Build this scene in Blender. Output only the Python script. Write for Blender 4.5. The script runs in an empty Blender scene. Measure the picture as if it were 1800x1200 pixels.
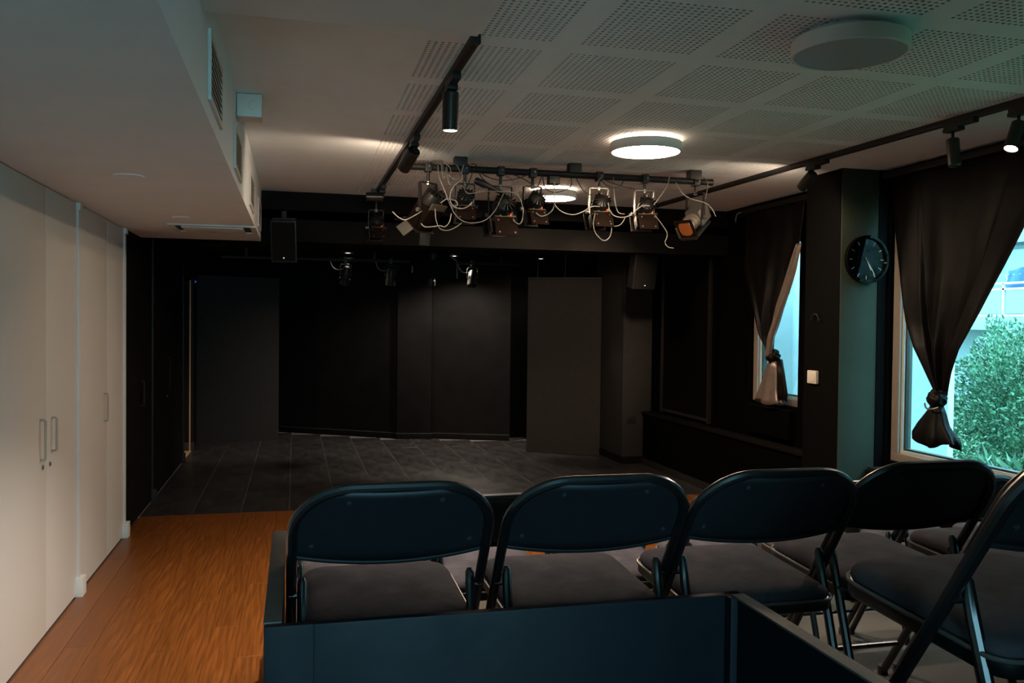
import bpy, bmesh, math, random
from mathutils import Vector, Matrix, Euler, noise
random.seed(7)
S = bpy.context.scene
COL = S.collection
PI = math.pi
R = math.radians

# ------------------------------------------------------------------ camera
cam = bpy.data.cameras.new('camera')
cam.sensor_width = 36.0
cam.lens = 1533.0 / 1800.0 * 36.0
cam.clip_start = 0.02
camo = bpy.data.objects.new('camera', cam)
COL.objects.link(camo)
_y, _p, _r = R(13.98), R(1.24), R(0.63)
ax = Vector((math.sin(_y) * math.cos(_p), math.cos(_y) * math.cos(_p), -math.sin(_p)))
r0 = Vector((math.cos(_y), -math.sin(_y), 0))
u0 = r0.cross(ax)
cr = math.cos(_r) * r0 + math.sin(_r) * u0
cu = -math.sin(_r) * r0 + math.cos(_r) * u0
camo.matrix_world = Matrix(((cr.x, cu.x, -ax.x, 0), (cr.y, cu.y, -ax.y, 0), (cr.z, cu.z, -ax.z, 1.70), (0, 0, 0, 1)))
S.camera = camo

# ------------------------------------------------------------------ view, world, light
S.view_settings.view_transform = 'Standard'
S.view_settings.look = 'None'
S.view_settings.gamma = 1.0
S.view_settings.use_curve_mapping = False
S.view_settings.exposure = 0.87
W = bpy.data.worlds.new('overcast_sky')
S.world = W
W.use_nodes = True
bg = W.node_tree.nodes['Background']
bg.inputs[0].default_value = (0.42, 0.80, 1.0, 1)
SKY = 10.6
bg.inputs[1].default_value = SKY
DISC = 72.0          # disc lamp radiance
WARM = (1.0, 0.73, 0.50)


def area(name, loc, rot, sx, sy, power, color, portal=False):
    l = bpy.data.lights.new(name, 'AREA')
    l.shape = 'RECTANGLE'
    l.size, l.size_y = sx, sy
    l.energy, l.color = power, color
    if portal:
        l.cycles.is_portal = True
    o = bpy.data.objects.new(name, l)
    COL.objects.link(o)
    o.location, o.rotation_euler = loc, rot
    return o


# sky portals in the window openings (they only steer sampling)
area('sky_portal', (4.45, 4.84, 1.72), (0, R(90), 0), 2.0, 1.45, 1, (1, 1, 1), True)
area('sky_portal', (4.45, 2.55, 1.81), (0, R(90), 0), 1.62, 1.7, 1, (1, 1, 1), True)
area('sky_portal', (4.45, 7.16, 1.80), (0, R(90), 0), 1.7, 0.9, 1, (1, 1, 1), True)
area('sky_portal', (0.2, -2.42, 1.55), (R(90), 0, 0), 1.4, 2.1, 1, (1, 1, 1), True)


# ------------------------------------------------------------------ materials
def mat(name, col, rough=0.5, metal=0.0, var=0.0, vscale=8.0, bump=0.0, bscale=150.0, spec=0.5, coat=0.0, rnd=0.0, rvar=0.0, stretch=None):
    m = bpy.data.materials.new(name)
    m.use_nodes = True
    nt = m.node_tree
    b = nt.nodes['Principled BSDF']
    b.inputs['Roughness'].default_value = rough
    b.inputs['Metallic'].default_value = metal
    b.inputs['Specular IOR Level'].default_value = spec
    b.inputs['Coat Weight'].default_value = coat
    c4 = (*col, 1)
    b.inputs['Base Color'].default_value = c4
    tc = nt.nodes.new('ShaderNodeTexCoord')
    src = tc.outputs['Object']
    if stretch:
        mp = nt.nodes.new('ShaderNodeMapping')
        mp.inputs['Scale'].default_value = stretch
        nt.links.new(src, mp.inputs['Vector'])
        src = mp.outputs['Vector']
    last = None
    if var > 0:
        n = nt.nodes.new('ShaderNodeTexNoise')
        n.inputs['Scale'].default_value = vscale
        n.inputs['Detail'].default_value = 6
        n.inputs['Roughness'].default_value = 0.6
        nt.links.new(src, n.inputs['Vector'])
        mr = nt.nodes.new('ShaderNodeMapRange')
        mr.inputs[1].default_value = 0.3
        mr.inputs[2].default_value = 0.7
        mr.inputs[3].default_value = 1 - var
        mr.inputs[4].default_value = 1 + var
        nt.links.new(n.outputs['Fac'], mr.inputs[0])
        last = mr.outputs[0]
        if rvar > 0:
            mr2 = nt.nodes.new('ShaderNodeMapRange')
            mr2.inputs[1].default_value = 0.3
            mr2.inputs[2].default_value = 0.7
            mr2.inputs[3].default_value = max(0.05, rough - rvar)
            mr2.inputs[4].default_value = rough + rvar
            nt.links.new(n.outputs['Fac'], mr2.inputs[0])
            nt.links.new(mr2.outputs[0], b.inputs['Roughness'])
    if rnd > 0:
        oi = nt.nodes.new('ShaderNodeObjectInfo')
        mr = nt.nodes.new('ShaderNodeMapRange')
        mr.inputs[3].default_value = 1 - rnd
        mr.inputs[4].default_value = 1 + rnd
        nt.links.new(oi.outputs['Random'], mr.inputs[0])
        if last is not None:
            mu = nt.nodes.new('ShaderNodeMath')
            mu.operation = 'MULTIPLY'
            nt.links.new(last, mu.inputs[0])
            nt.links.new(mr.outputs[0], mu.inputs[1])
            last = mu.outputs[0]
        else:
            last = mr.outputs[0]
    if last is not None:
        vm = nt.nodes.new('ShaderNodeVectorMath')
        vm.operation = 'SCALE'
        vm.inputs[0].default_value = col
        nt.links.new(last, vm.inputs['Scale'])
        nt.links.new(vm.outputs[0], b.inputs['Base Color'])
    if bump > 0:
        n2 = nt.nodes.new('ShaderNodeTexNoise')
        n2.inputs['Scale'].default_value = bscale
        n2.inputs['Detail'].default_value = 3
        nt.links.new(src, n2.inputs['Vector'])
        bp = nt.nodes.new('ShaderNodeBump')
        bp.inputs['Strength'].default_value = bump
        bp.inputs['Distance'].default_value = 0.01
        nt.links.new(n2.outputs['Fac'], bp.inputs['Height'])
        nt.links.new(bp.outputs['Normal'], b.inputs['Normal'])
    return m


def emit(name, col, strength):
    m = bpy.data.materials.new(name)
    m.use_nodes = True
    b = m.node_tree.nodes['Principled BSDF']
    b.inputs['Base Color'].default_value = (0.8, 0.8, 0.8, 1)
    b.inputs['Emission Color'].default_value = (*col, 1)
    b.inputs['Emission Strength'].default_value = strength
    return m


def glass(name, tint, gloss=0.08):
    m = bpy.data.materials.new(name)
    m.use_nodes = True
    nt = m.node_tree
    for n in list(nt.nodes):
        if n.type != 'OUTPUT_MATERIAL':
            nt.nodes.remove(n)
    out = nt.nodes['Material Output']
    t = nt.nodes.new('ShaderNodeBsdfTransparent')
    t.inputs[0].default_value = (*tint, 1)
    g = nt.nodes.new('ShaderNodeBsdfGlossy')
    g.inputs['Roughness'].default_value = 0.02
    fr = nt.nodes.new('ShaderNodeLayerWeight')
    fr.inputs[0].default_value = 0.15
    mu = nt.nodes.new('ShaderNodeMath')
    mu.operation = 'MULTIPLY'
    mu.inputs[1].default_value = 0.6
    nt.links.new(fr.outputs['Fresnel'], mu.inputs[0])
    mx = nt.nodes.new('ShaderNodeMixShader')
    nt.links.new(mu.outputs[0], mx.inputs[0])
    nt.links.new(t.outputs[0], mx.inputs[1])
    nt.links.new(g.outputs[0], mx.inputs[2])
    nt.links.new(mx.outputs[0], out.inputs[0])
    return m


def wood_mat():
    m = mat('warm_wood_planks', (0.165, 0.052, 0.0085), 0.36, 0, 0.48, 1.0, 0.05, 60, 0.5, 0, 0.08, 0.06, (60, 3.0, 10))
    return m


M = dict(
    white_wall=mat('white_paint', (0.56, 0.54, 0.50), 0.6, 0, 0.03, 3, 0.05, 250),
    white_door=mat('white_lacquer', (0.57, 0.55, 0.51), 0.5, 0, 0.005, 2, 0.03, 90),
    white_trim=mat('white_trim_paint', (0.62, 0.60, 0.56), 0.45),
    jamb=mat('tan_jamb_strip', (0.30, 0.22, 0.13), 0.5),
    handle=mat('beige_handle', (0.36, 0.31, 0.25), 0.5),
    ceiling=mat('ceiling_plaster', (0.76, 0.82, 0.87), 0.8, 0, 0.03, 4, 0.06, 120),
    soffit=mat('soffit_plaster', (0.75, 0.80, 0.84), 0.75, 0, 0.03, 3, 0.06, 120),
    felt=mat('dark_acoustic_felt', (0.11, 0.10, 0.09), 0.95),
    hole=mat('shaded_hole_wall', (0.42, 0.39, 0.36), 0.9),  # hole walls coloured darker to read as shaded recesses
    black_wall=mat('black_wall_paint', (0.0065, 0.006, 0.006), 0.75, 0, 0.25, 5, 0.08, 60, 0.06),
    black_side=mat('black_side_wall_paint', (0.0022, 0.002, 0.002), 0.85, 0, 0.2, 5, 0.08, 60, 0.02),
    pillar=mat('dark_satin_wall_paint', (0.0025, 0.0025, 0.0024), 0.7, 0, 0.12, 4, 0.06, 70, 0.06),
    pillar_face=mat('pillar_window_glow', (0.040, 0.052, 0.036), 0.6, 0, 0.08, 4, 0.06, 70, 0.2),  # lighter green-grey paints the window glow into the pillar colour
    header=mat('black_header_paint', (0.0085, 0.0080, 0.0078), 0.8, 0, 0.2, 3, 0, 1, 0.03),
    wing=mat('charcoal_wing_cloth', (0.030, 0.028, 0.0275), 0.9, 0, 0.08, 12, 0.1, 300, 0.05),
    stage=mat('black_stage_boards', (0.028, 0.0265, 0.027), 0.36, 0, 0.35, 9, 0.04, 60, 0.5, 0, 0.12, 0.08, (1, 0.35, 1)),
    wood=wood_mat(),
    underlay=mat('dark_underlay', (0.06, 0.03, 0.015), 0.9),
    edge_highlight=mat('baseboard_highlight', (0.05, 0.045, 0.04), 0.5),
    joint=mat('grey_floor_joint', (0.14, 0.13, 0.127), 0.7),
    carpet=mat('dark_beige_carpet', (0.050, 0.043, 0.031), 0.95, 0, 0.15, 60, 0.3, 400),
    navy=mat('blue_black_board', (0.0011, 0.0026, 0.0050), 0.5, 0, 0.22, 4, 0.05, 40, 0.18, 0, 0, 0.08),
    board_edge=mat('worn_board_edge', (0.06, 0.052, 0.042), 0.6, 0, 0.3, 25),
    chair=mat('black_chair_enamel', (0.0035, 0.0035, 0.004), 0.32, 0, 0.1, 30, 0, 1, 0.95),
    chair_back=mat('black_textured_sheet', (0.010, 0.0115, 0.013), 0.45, 0, 0.08, 30, 0.05, 500, 0.25),
    chair_rim=mat('grey_enamel_seat_rim', (0.10, 0.088, 0.075), 0.3, 0.3),
    suede=mat('grey_suede', (0.044, 0.0390, 0.0435), 0.9, 0, 0.42, 9, 0.12, 350, 0.1),
    rivet=mat('dull_steel_rivet', (0.05, 0.05, 0.055), 0.3, 0.5),
    rubber=mat('black_rubber', (0.01, 0.01, 0.01), 0.8),
    track=mat('black_track_metal', (0.010, 0.0095, 0.009), 0.45, 0.0, 0, 1, 0, 1, 0.3),
    spot=mat('satin_black_spot', (0.05, 0.045, 0.038), 0.32, 0.75),
    steel=mat('worn_steel', (0.28, 0.27, 0.25), 0.35, 0.8),
    brown=mat('brown_lamp_enamel', (0.009, 0.0048, 0.0034), 0.7, 0.0, 0.2, 20, 0, 1, 0.04),
    lamp_black=mat('black_lamp_enamel', (0.006, 0.0055, 0.005), 0.5, 0.0, 0.2, 20),
    tray=mat('pale_terminal_tray', (0.09, 0.075, 0.055), 0.5, 0.2),
    silver=mat('brushed_aluminium_flap', (0.10, 0.092, 0.082), 0.4, 0.5, 0.1, 15),
    barrel=mat('pale_grey_barrel', (0.20, 0.175, 0.145), 0.4, 0.4),
    gel=mat('orange_gel', (0.25, 0.075, 0.02), 0.25),
    gland=mat('orange_cable_gland', (0.75, 0.16, 0.04), 0.5),
    cable_grey=mat('grey_cable', (0.17, 0.16, 0.145), 0.5),
    cable_black=mat('black_cable', (0.012, 0.011, 0.011), 0.5),
    cable_white=mat('pale_cable', (0.28, 0.265, 0.24), 0.5),
    lens=mat('dark_lens_glass', (0.03, 0.03, 0.035), 0.08),
    lamp_white=mat('white_lamp_body', (0.72, 0.68, 0.62), 0.5),
    lamp_off=mat('unlit_opal_diffuser', (0.34, 0.36, 0.38), 0.35),
    lamp_on=emit('lit_opal_diffuser', WARM, DISC),
    halo=emit('lit_back_ring', WARM, 10.0),
    spot_on=emit('lit_spot_lens', (1.0, 0.80, 0.58), 30.0),
    led_blue=emit('blue_status_light', (0.03, 0.12, 1.0), 0.6),
    led_dim=emit('dim_status_light', (0.9, 0.85, 0.8), 0.25),
    down_on=emit('lit_downlight_lens', (1.0, 0.86, 0.70), 9.0),
    plastic_white=mat('white_plastic', (0.72, 0.68, 0.62), 0.4),
    plastic_blue=mat('pale_grey_plastic', (0.55, 0.60, 0.64), 0.4),
    slat=mat('grille_slat_paint', (0.50, 0.47, 0.40), 0.5),
    vent_dark=mat('dark_duct', (0.04, 0.035, 0.025), 0.9),
    frame=mat('beige_window_frame', (0.30, 0.255, 0.21), 0.45, 0, 0.05, 10),
    sash=mat('pale_window_sash', (0.55, 0.60, 0.55), 0.4),
    gasket=mat('dark_window_gasket', (0.03, 0.035, 0.03), 0.5),
    glass=glass('window_glass', (0.86, 0.96, 0.97)),
    cloth=mat('black_lining_cloth', (0.0055, 0.0047, 0.0044), 0.42, 0, 0.2, 14, 0.12, 90, 0.11),
    lining=mat('silver_blackout_lining', (0.26, 0.21, 0.185), 0.36, 0.45, 0.15, 20, 0.15, 60),
    blind=mat('black_blind_cloth', (0.004, 0.0037, 0.0035), 0.9, 0, 0.1, 20, 0, 1, 0.03),
    trim_edge=mat('scuffed_black_trim', (0.020, 0.018, 0.017), 0.5, 0, 0.3, 30, 0, 1, 0.2),
    clock_face=mat('black_clock_face', (0.004, 0.004, 0.004), 0.5, 0, 0, 1, 0, 1, 0.05),
    clock_glass=mat('black_clock_gloss', (0.003, 0.003, 0.003), 0.06, 0, 0, 1, 0, 1, 0.16),
    out_wall=mat('pale_exterior_render', (0.45, 0.57, 0.56), 0.85, 0, 0.06, 6, 0.15, 40),
    facade=mat('pale_facade', (0.13, 0.17, 0.175), 0.85, 0, 0.05, 2),
    rail=mat('white_railing', (0.36,0.40,0.40), 0.5),
    bal_glass=mat('blue_frosted_balcony_glass', (0.06, 0.14, 0.19), 0.15),
    blue_cloth=mat('blue_towel', (0.012, 0.05, 0.14), 0.9, 0, 0.3, 6),
    leaf_a=mat('mid_green_leaves', (0.070, 0.165, 0.085), 0.45, 0, 0.45, 5),
    leaf_b=mat('yellow_green_leaves', (0.22, 0.30, 0.09), 0.45, 0, 0.4, 5),
    leaf_c=mat('dark_green_leaves', (0.04, 0.12, 0.055), 0.45, 0, 0.45, 5),
    bark=mat('brown_bark', (0.10, 0.07, 0.05), 0.9),
    soil=mat('garden_soil_and_grass', (0.06, 0.12, 0.045), 0.95, 0, 0.4, 4),
    corridor=mat('cream_corridor_paint', (0.60, 0.48, 0.34), 0.7),
    tan=mat('tan_corridor_floor', (0.42, 0.27, 0.16), 0.5),
)


# ------------------------------------------------------------------ mesh builder
class MB:
    def __init__(s):
        s.v, s.f, s.M = [], [], Matrix.Identity(4)

    def add(s, verts, faces):
        o = len(s.v)
        s.v += [tuple(s.M @ Vector(p)) for p in verts]
        s.f += [tuple(o + i for i in f) for f in faces]
        return s

    def bx(s, x0, x1, y0, y1, z0, z1):
        return s.add([(x0, y0, z0), (x1, y0, z0), (x1, y1, z0), (x0, y1, z0), (x0, y0, z1), (x1, y0, z1), (x1, y1, z1), (x0, y1, z1)],
                     [(0, 3, 2, 1), (4, 5, 6, 7), (0, 1, 5, 4), (1, 2, 6, 5), (2, 3, 7, 6), (3, 0, 4, 7)])

    def box(s, c, d):
        return s.bx(c[0] - d[0] / 2, c[0] + d[0] / 2, c[1] - d[1] / 2, c[1] + d[1] / 2, c[2] - d[2] / 2, c[2] + d[2] / 2)

    def tube(s, path, r, n=8, closed=False):
        P = [Vector(p) for p in path]
        k = len(P)
        t = []
        for i in range(k):
            a = P[(i - 1) % k] if (closed or i > 0) else P[i]
            b = P[(i + 1) % k] if (closed or i < k - 1) else P[i]
            t.append((b - a).normalized())
        nrm = t[0].orthogonal().normalized()
        vs, fs = [], []
        for i in range(k):
            if i > 0:
                nrm = (nrm - t[i] * nrm.dot(t[i]))
                nrm = nrm.normalized() if nrm.length > 1e-6 else t[i].orthogonal().normalized()
            bn = t[i].cross(nrm)
            rr = r[i] if isinstance(r, (list, tuple)) else r
            for j in range(n):
                a = 2 * PI * j / n
                vs.append(tuple(P[i] + rr * (math.cos(a) * nrm + math.sin(a) * bn)))
        for i in range(k if closed else k - 1):
            i2 = (i + 1) % k
            for j in range(n):
                j2 = (j + 1) % n
                fs.append((i * n + j, i * n + j2, i2 * n + j2, i2 * n + j))
        if not closed:
            fs.append(tuple(range(n))[::-1])
            fs.append(tuple((k - 1) * n + j for j in range(n)))
        return s.add(vs, fs)

    def cyl(s, p0, p1, r0, r1=None, n=20):
        return s.tube([p0, p1], [r0, r0 if r1 is None else r1], n)

    def lathe(s, prof, n=32):
        # prof: list of (r, z) around the z axis; zero radius closes the ends
        vs, fs = [], []
        for r_, z in prof:
            for j in range(n):
                a = 2 * PI * j / n
                vs.append((r_ * math.cos(a), r_ * math.sin(a), z))
        for i in range(len(prof) - 1):
            for j in range(n):
                j2 = (j + 1) % n
                fs.append((i * n + j, i * n + j2, (i + 1) * n + j2, (i + 1) * n + j))
        return s.add(vs, fs)

    def grid(s, pts, closed_u=False):
        nu, nv = len(pts), len(pts[0])
        vs = [p for row in pts for p in row]
        fs = []
        for i in range(nu if closed_u else nu - 1):
            i2 = (i + 1) % nu
            for j in range(nv - 1):
                fs.append((i * nv + j, i2 * nv + j, i2 * nv + j + 1, i * nv + j + 1))
        return s.add(vs, fs)

    def prism(s, pts, z0, z1):
        n = len(pts)
        vs = [(x, y, z0) for x, y in pts] + [(x, y, z1) for x, y in pts]
        fs = [tuple(range(n))[::-1], tuple(range(n, 2 * n))] + [(i, (i + 1) % n, n + (i + 1) % n, n + i) for i in range(n)]
        return s.add(vs, fs)

    def mesh(s, name, m, bevel=0.0, smooth=0.6, weld=False, seg=2):
        me = bpy.data.meshes.new(name)
        me.from_pydata(s.v, [], s.f)
        if bevel > 0 or weld:
            b = bmesh.new()
            b.from_mesh(me)
            if weld:
                bmesh.ops.remove_doubles(b, verts=b.verts, dist=1e-5)
            if bevel > 0:
                ed = [e for e in b.edges if len(e.link_faces) == 2 and e.calc_face_angle(0) > 0.5]
                bmesh.ops.bevel(b, geom=ed, offset=bevel, segments=seg, affect='EDGES', profile=0.7, clamp_overlap=True)
            bmesh.ops.recalc_face_normals(b, faces=b.faces)
            b.to_mesh(me)
            b.free()
        me.materials.append(M[m] if isinstance(m, str) else m)
        if smooth:
            me.polygons.foreach_set('use_smooth', [True] * len(me.polygons))
            me.set_sharp_from_angle(angle=smooth)
        me.update()
        return me

    def build(s, name, m, parent=None, bevel=0.0, smooth=0.6, weld=False, seg=2):
        o = bpy.data.objects.new(name, s.mesh(name, m, bevel, smooth, weld, seg))
        COL.objects.link(o)
        if parent is not None:
            o.parent = parent
        return o


def put(name, me, parent=None, loc=(0, 0, 0)):
    o = bpy.data.objects.new(name, me)
    COL.objects.link(o)
    o.location = loc
    if parent is not None:
        o.parent = parent
    return o


def tag(o, label, cat, group=None):
    o['label'], o['category'] = label, cat
    if group:
        o['group'] = group
    return o


def thing(name, label, cat, loc=(0, 0, 0), rz=0.0, group=None):
    o = bpy.data.objects.new(name, None)
    COL.objects.link(o)
    o.location, o.rotation_euler = loc, (0, 0, rz)
    o.empty_display_size = 0.1
    return tag(o, label, cat, group)


def struct(o):
    o['kind'] = 'structure'
    return o


def stuff(o):
    o['kind'] = 'stuff'
    return o


def kids(o):
    return [c for c in COL.objects if c.parent == o]


def copy_tree(o, parent=None, table=None):
    if table is None:
        table = {}
        for c in COL.objects:
            if c.parent:
                table.setdefault(c.parent.name, []).append(c)
    c = o.copy()
    COL.objects.link(c)
    c.parent = parent
    for ch in table.get(o.name, []):
        copy_tree(ch, c, table)
    return c


def smooth_path(pts, k=6):
    P = [Vector(p) for p in pts]
    if len(P) < 3:
        return P
    out = []
    for i in range(len(P) - 1):
        a, b, c, d = P[max(i - 1, 0)], P[i], P[i + 1], P[min(i + 2, len(P) - 1)]
        for j in range(k):
            t = j / k
            out.append(0.5 * ((2 * b) + (-a + c) * t + (2 * a - 5 * b + 4 * c - d) * t * t + (-a + 3 * b - 3 * c + d) * t ** 3))
    out.append(P[-1])
    return out


def rrect(hx, hy, rf, rb, n=6):
    """rounded rectangle outline, front corners rf (+y), back corners rb"""
    pts = []
    for cx, cy, r_, a0 in ((hx - rf, hy - rf, rf, 0), (-hx + rf, hy - rf, rf, 90), (-hx + rb, -hy + rb, rb, 180), (hx - rb, -hy + rb, rb, 270)):
        for i in range(n + 1):
            a = R(a0 + 90 * i / n)
            pts.append((cx + r_ * math.cos(a), cy + r_ * math.sin(a)))
    return pts


# ================================================================== STRUCTURE
XL, XR, XS = -1.286, 4.24, -0.296
ZC, ZS = 2.85, 2.396
YE = 8.05

# floor with planks
fl = struct(MB().bx(-1.45, 4.40, -2.2, 8.0, -0.07, -0.012).build('floor', 'underlay'))
plank_cache = {}


def plank(x, y0, y1, w, mname, parent, pname, top=0.0, th=0.012):
    L = round(y1 - y0, 3)
    key = (L, w, mname)
    if key not in plank_cache:
        g = 0.0007 if w < 0.3 else 0.0016
        plank_cache[key] = MB().bx(-w / 2 + g, w / 2 - g, -L / 2 + g, L / 2 - g, -th, 0).mesh(pname, mname, 0.0012, 0.5, seg=1)
    return put(pname, plank_cache[key], parent, (x, (y0 + y1) / 2, top))


pw = 0.142
nx = 0
x = XL + pw / 2
while x < 4.10:
    if x < 0.05:
        starts = 1.6
    else:
        starts = 4.85
    off = (nx * 0.47) % 1.25
    y = starts - off
    while y < 7.99:
        y0, y1 = max(y, starts), min(y + 1.25, 8.0)
        if y1 - y0 > 0.03:
            plank(x, y0, y1, pw, 'wood', fl, 'plank')
        y += 1.25
    x += pw
    nx += 1

# back wall outline (angled), used to clip the stage boards
BW = [(-1.42, 14.46), (-0.206, 13.70), (1.435, 12.66), (1.435, 12.59), (1.92, 12.52), (1.94, 12.57), (3.00, 12.15), (3.02, 12.50), (4.42, 12.50)]


def back_y(xx):
    for (xa, ya), (xb, yb) in zip(BW[:-1], BW[1:]):
        if xb > xa and xa <= xx <= xb:
            return ya + (yb - ya) * (xx - xa) / (xb - xa)
    return 12.5


st = struct(MB().bx(-1.45, 4.40, 8.0, 14.7, -0.07, -0.0015).build('floor_stage', 'joint'))
bw_ = 0.415
x = XL + bw_ / 2
k = 0
while x < 4.2:
    yy = 8.0 - (0.0, 0.62)[k % 2]
    lim = min(back_y(x - bw_ / 2 + 0.01), back_y(x + bw_ / 2 - 0.01)) - 0.03
    while yy < lim:
        y0, y1 = max(8.0, yy), min(yy + 1.24, lim)
        if y1 - y0 > 0.04:
            plank(x, y0, y1, bw_, 'stage', st, 'stage_board', 0.0, 0.010)
        yy += 1.24
    x += bw_
    k += 1

# left wall: white part, black part, doorway
wl = MB()
wl.bx(-1.45, XL - 0.022, -2.2, 7.25, 0, ZC)
struct(wl.build('wall_left', 'white_wall'))
wl = MB()
wl.bx(-1.45, XL - 0.022, 7.25, 11.0, 0, ZC)
wl.bx(-1.45, XL, 11.90, 14.5, 0, ZC)
wl.bx(-1.45, XL, 11.0, 11.90, 2.22, ZC)
struct(wl.build('wall_left', 'black_wall'))
# door frame of the open doorway
d1 = struct(MB().bx(-1.46, XL + 0.012, 10.93, 11.0, 0.10, 2.28).bx(-1.46, XL + 0.012, 11.90, 11.97, 0.10, 2.28).bx(-1.46, XL + 0.012, 10.93, 11.97, 2.22, 2.29).build('door_1', 'trim_edge', None, 0.003))
for yy in (10.965, 11.935):
    MB().bx(-1.46, XL + 0.028, yy - 0.05, yy + 0.05, 0, 0.11).build('plinth_block', 'trim_edge', d1, 0.003)
MB().bx(-1.45, XL + 0.006, 11.890, 11.90, 0, 2.2).build('jamb_lining', 'black_wall', d1)
MB().bx(-1.318, -1.300, 11.884, 11.890, 0, 2.2).build('jamb_strip', 'jamb', d1)
MB().bx(-1.46, XL - 0.004, 11.0, 11.885, -0.011, 0.002).build('threshold', 'tan', d1)
# corridor beyond
struct(MB().bx(-3.6, -1.45, 10.2, 13.4, -0.05, 0.0).build('floor_corridor', 'tan'))
struct(MB().bx(-3.7, -3.6, 10.2, 13.4, 0, 2.5).bx(-3.7, -1.46, 13.3, 13.4, 0, 2.5).bx(-3.7, -1.46, 10.1, 10.2, 0, 2.5).bx(-3.7, -1.46, 10.1, 13.4, 2.5, 2.55).build('wall_corridor', 'corridor'))
cl = bpy.data.lights.new('corridor_lamp', 'POINT')
cl.energy, cl.color, cl.shadow_soft_size = 6.0, (1.0, 0.72, 0.42), 0.08
clo = bpy.data.objects.new('corridor_lamp', cl)
COL.objects.link(clo)
clo.location = (-1.95, 11.2, 0.40)

# right wall with openings: added unseen window, near window, far window, blinded window is plain
wr = MB()
T0, T1 = XR, 4.42
segs = [(-2.2, 1.7), (3.4, 4.12), (5.57, 6.74), (7.58, 12.6)]
for a, b in segs:
    wr.bx(T0, T1, a, b, -0.05, ZC)
for a, b, z0, z1 in ((1.7, 3.4, 1.0, 2.62), (4.12, 5.57, 0.715, 2.72), (6.74, 7.58, 0.985, 2.66)):
    wr.bx(T0, T1, a, b, -0.05, z0)
    wr.bx(T0, T1, a, b, z1, ZC)
struct(wr.build('wall_right', 'black_side'))
# pillar between the windows
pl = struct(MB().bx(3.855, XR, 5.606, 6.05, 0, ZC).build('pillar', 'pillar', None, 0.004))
MB().bx(3.858, 4.165, 5.598, 5.606, 0, ZC).build('front_glow_face', 'pillar_face', pl, 0.002)  # separate face on the black pillar, carries the painted window glow
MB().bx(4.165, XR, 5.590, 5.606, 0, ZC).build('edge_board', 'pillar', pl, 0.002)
# dado ledge along the right wall
dd = struct(MB().bx(4.12, XR, 3.0, 9.90, 0, 0.612).build('trim_1', 'black_side'))
MB().bx(4.095, XR, 3.0, 9.90, 0.612, 0.640).build('ledge_board', 'header', dd, 0.004)
MB().bx(4.105, 4.122, 6.05, 9.90, 0, 0.075).build('skirting', 'trim_edge', dd, 0.003)
# rear wall with a window opening (behind the viewer)
struct(MB().bx(-1.45, -0.5, -2.35, -2.2, -0.05, ZC).bx(0.9, 4.42, -2.35, -2.2, -0.05, ZC).bx(-0.5, 0.9, -2.35, -2.2, -0.05, 0.50).bx(-0.5, 0.9, -2.35, -2.2, 2.60, ZC).build('wall_rear', 'black_side'))
struct(MB().bx(0.95, 1.05, -2.2, 0.55, -0.05, ZC).build('wall_light_blocker', 'black_side'))  # unseen wall added to keep rear window light off the right side
# back wall of the stage
outl = BW + [(4.42, 14.8), (-1.42, 14.8)]
wb = struct(MB().prism(outl, -0.05, ZC).build('wall_back', 'black_wall', None, 0, 0.3))


def skirt(pts, z1, off, name, m, parent=None):
    b = MB()
    for (xa, ya), (xb, yb) in zip(pts[:-1], pts[1:]):
        d = Vector((xb - xa, yb - ya, 0))
        L = d.length
        d.normalize()
        n_ = Vector((d.y, -d.x, 0))
        a, c = Vector((xa, ya, 0)), Vector((xb, yb, 0))
        q = [a - d * 0.004, c + d * 0.004, c + d * 0.004 + n_ * off, a - d * 0.004 + n_ * off]
        b.prism([(p.x, p.y) for p in q], 0, z1)
    return b.build(name, m, parent, 0.003)


sk = struct(skirt(BW[1:7], 0.080, 0.016, 'baseboard_back', 'black_wall'))
skirt(BW[1:7], 0.086, 0.012, 'top_highlight', 'edge_highlight', sk)  # lighter strip paints the highlight along the baseboard top
# stage right column with its angled front
cp = [(3.87, 9.95), (4.235, 9.93), (4.235, 10.95), (3.87, 10.95)]
struct(MB().prism(cp, 0, 2.62).build('pillar', 'wing', None, 0.004))
struct(skirt([(3.87, 10.95), (3.87, 9.95), (4.11, 9.937)], 0.085, 0.014, 'baseboard_right', 'black_wall'))

# ceiling: plain boards plus perforated tiles
PX, PY, X0T, Y0T = 0.6125, 0.665, 0.460, 3.5125 - 0.665 * 3
ce = struct(MB().bx(-1.45, X0T, -2.2, 8.2, ZC, ZC + 0.1).bx(X0T + 5 * PX, 4.42, -2.2, 8.2, ZC, ZC + 0.1).bx(X0T, X0T + 5 * PX, -2.2, Y0T, ZC, ZC + 0.1).bx(X0T, X0T + 5 * PX, Y0T + 10 * PY, 8.2, ZC, ZC + 0.1).bx(X0T, X0T + 5 * PX, Y0T, Y0T + 10 * PY, ZC + 0.03, ZC + 0.1).build('ceiling', 'ceiling'))
MB().bx(X0T, X0T + 5 * PX, Y0T, Y0T + 10 * PY, ZC + 0.022, ZC + 0.03).build('acoustic_backing', 'felt', ce)


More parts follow.
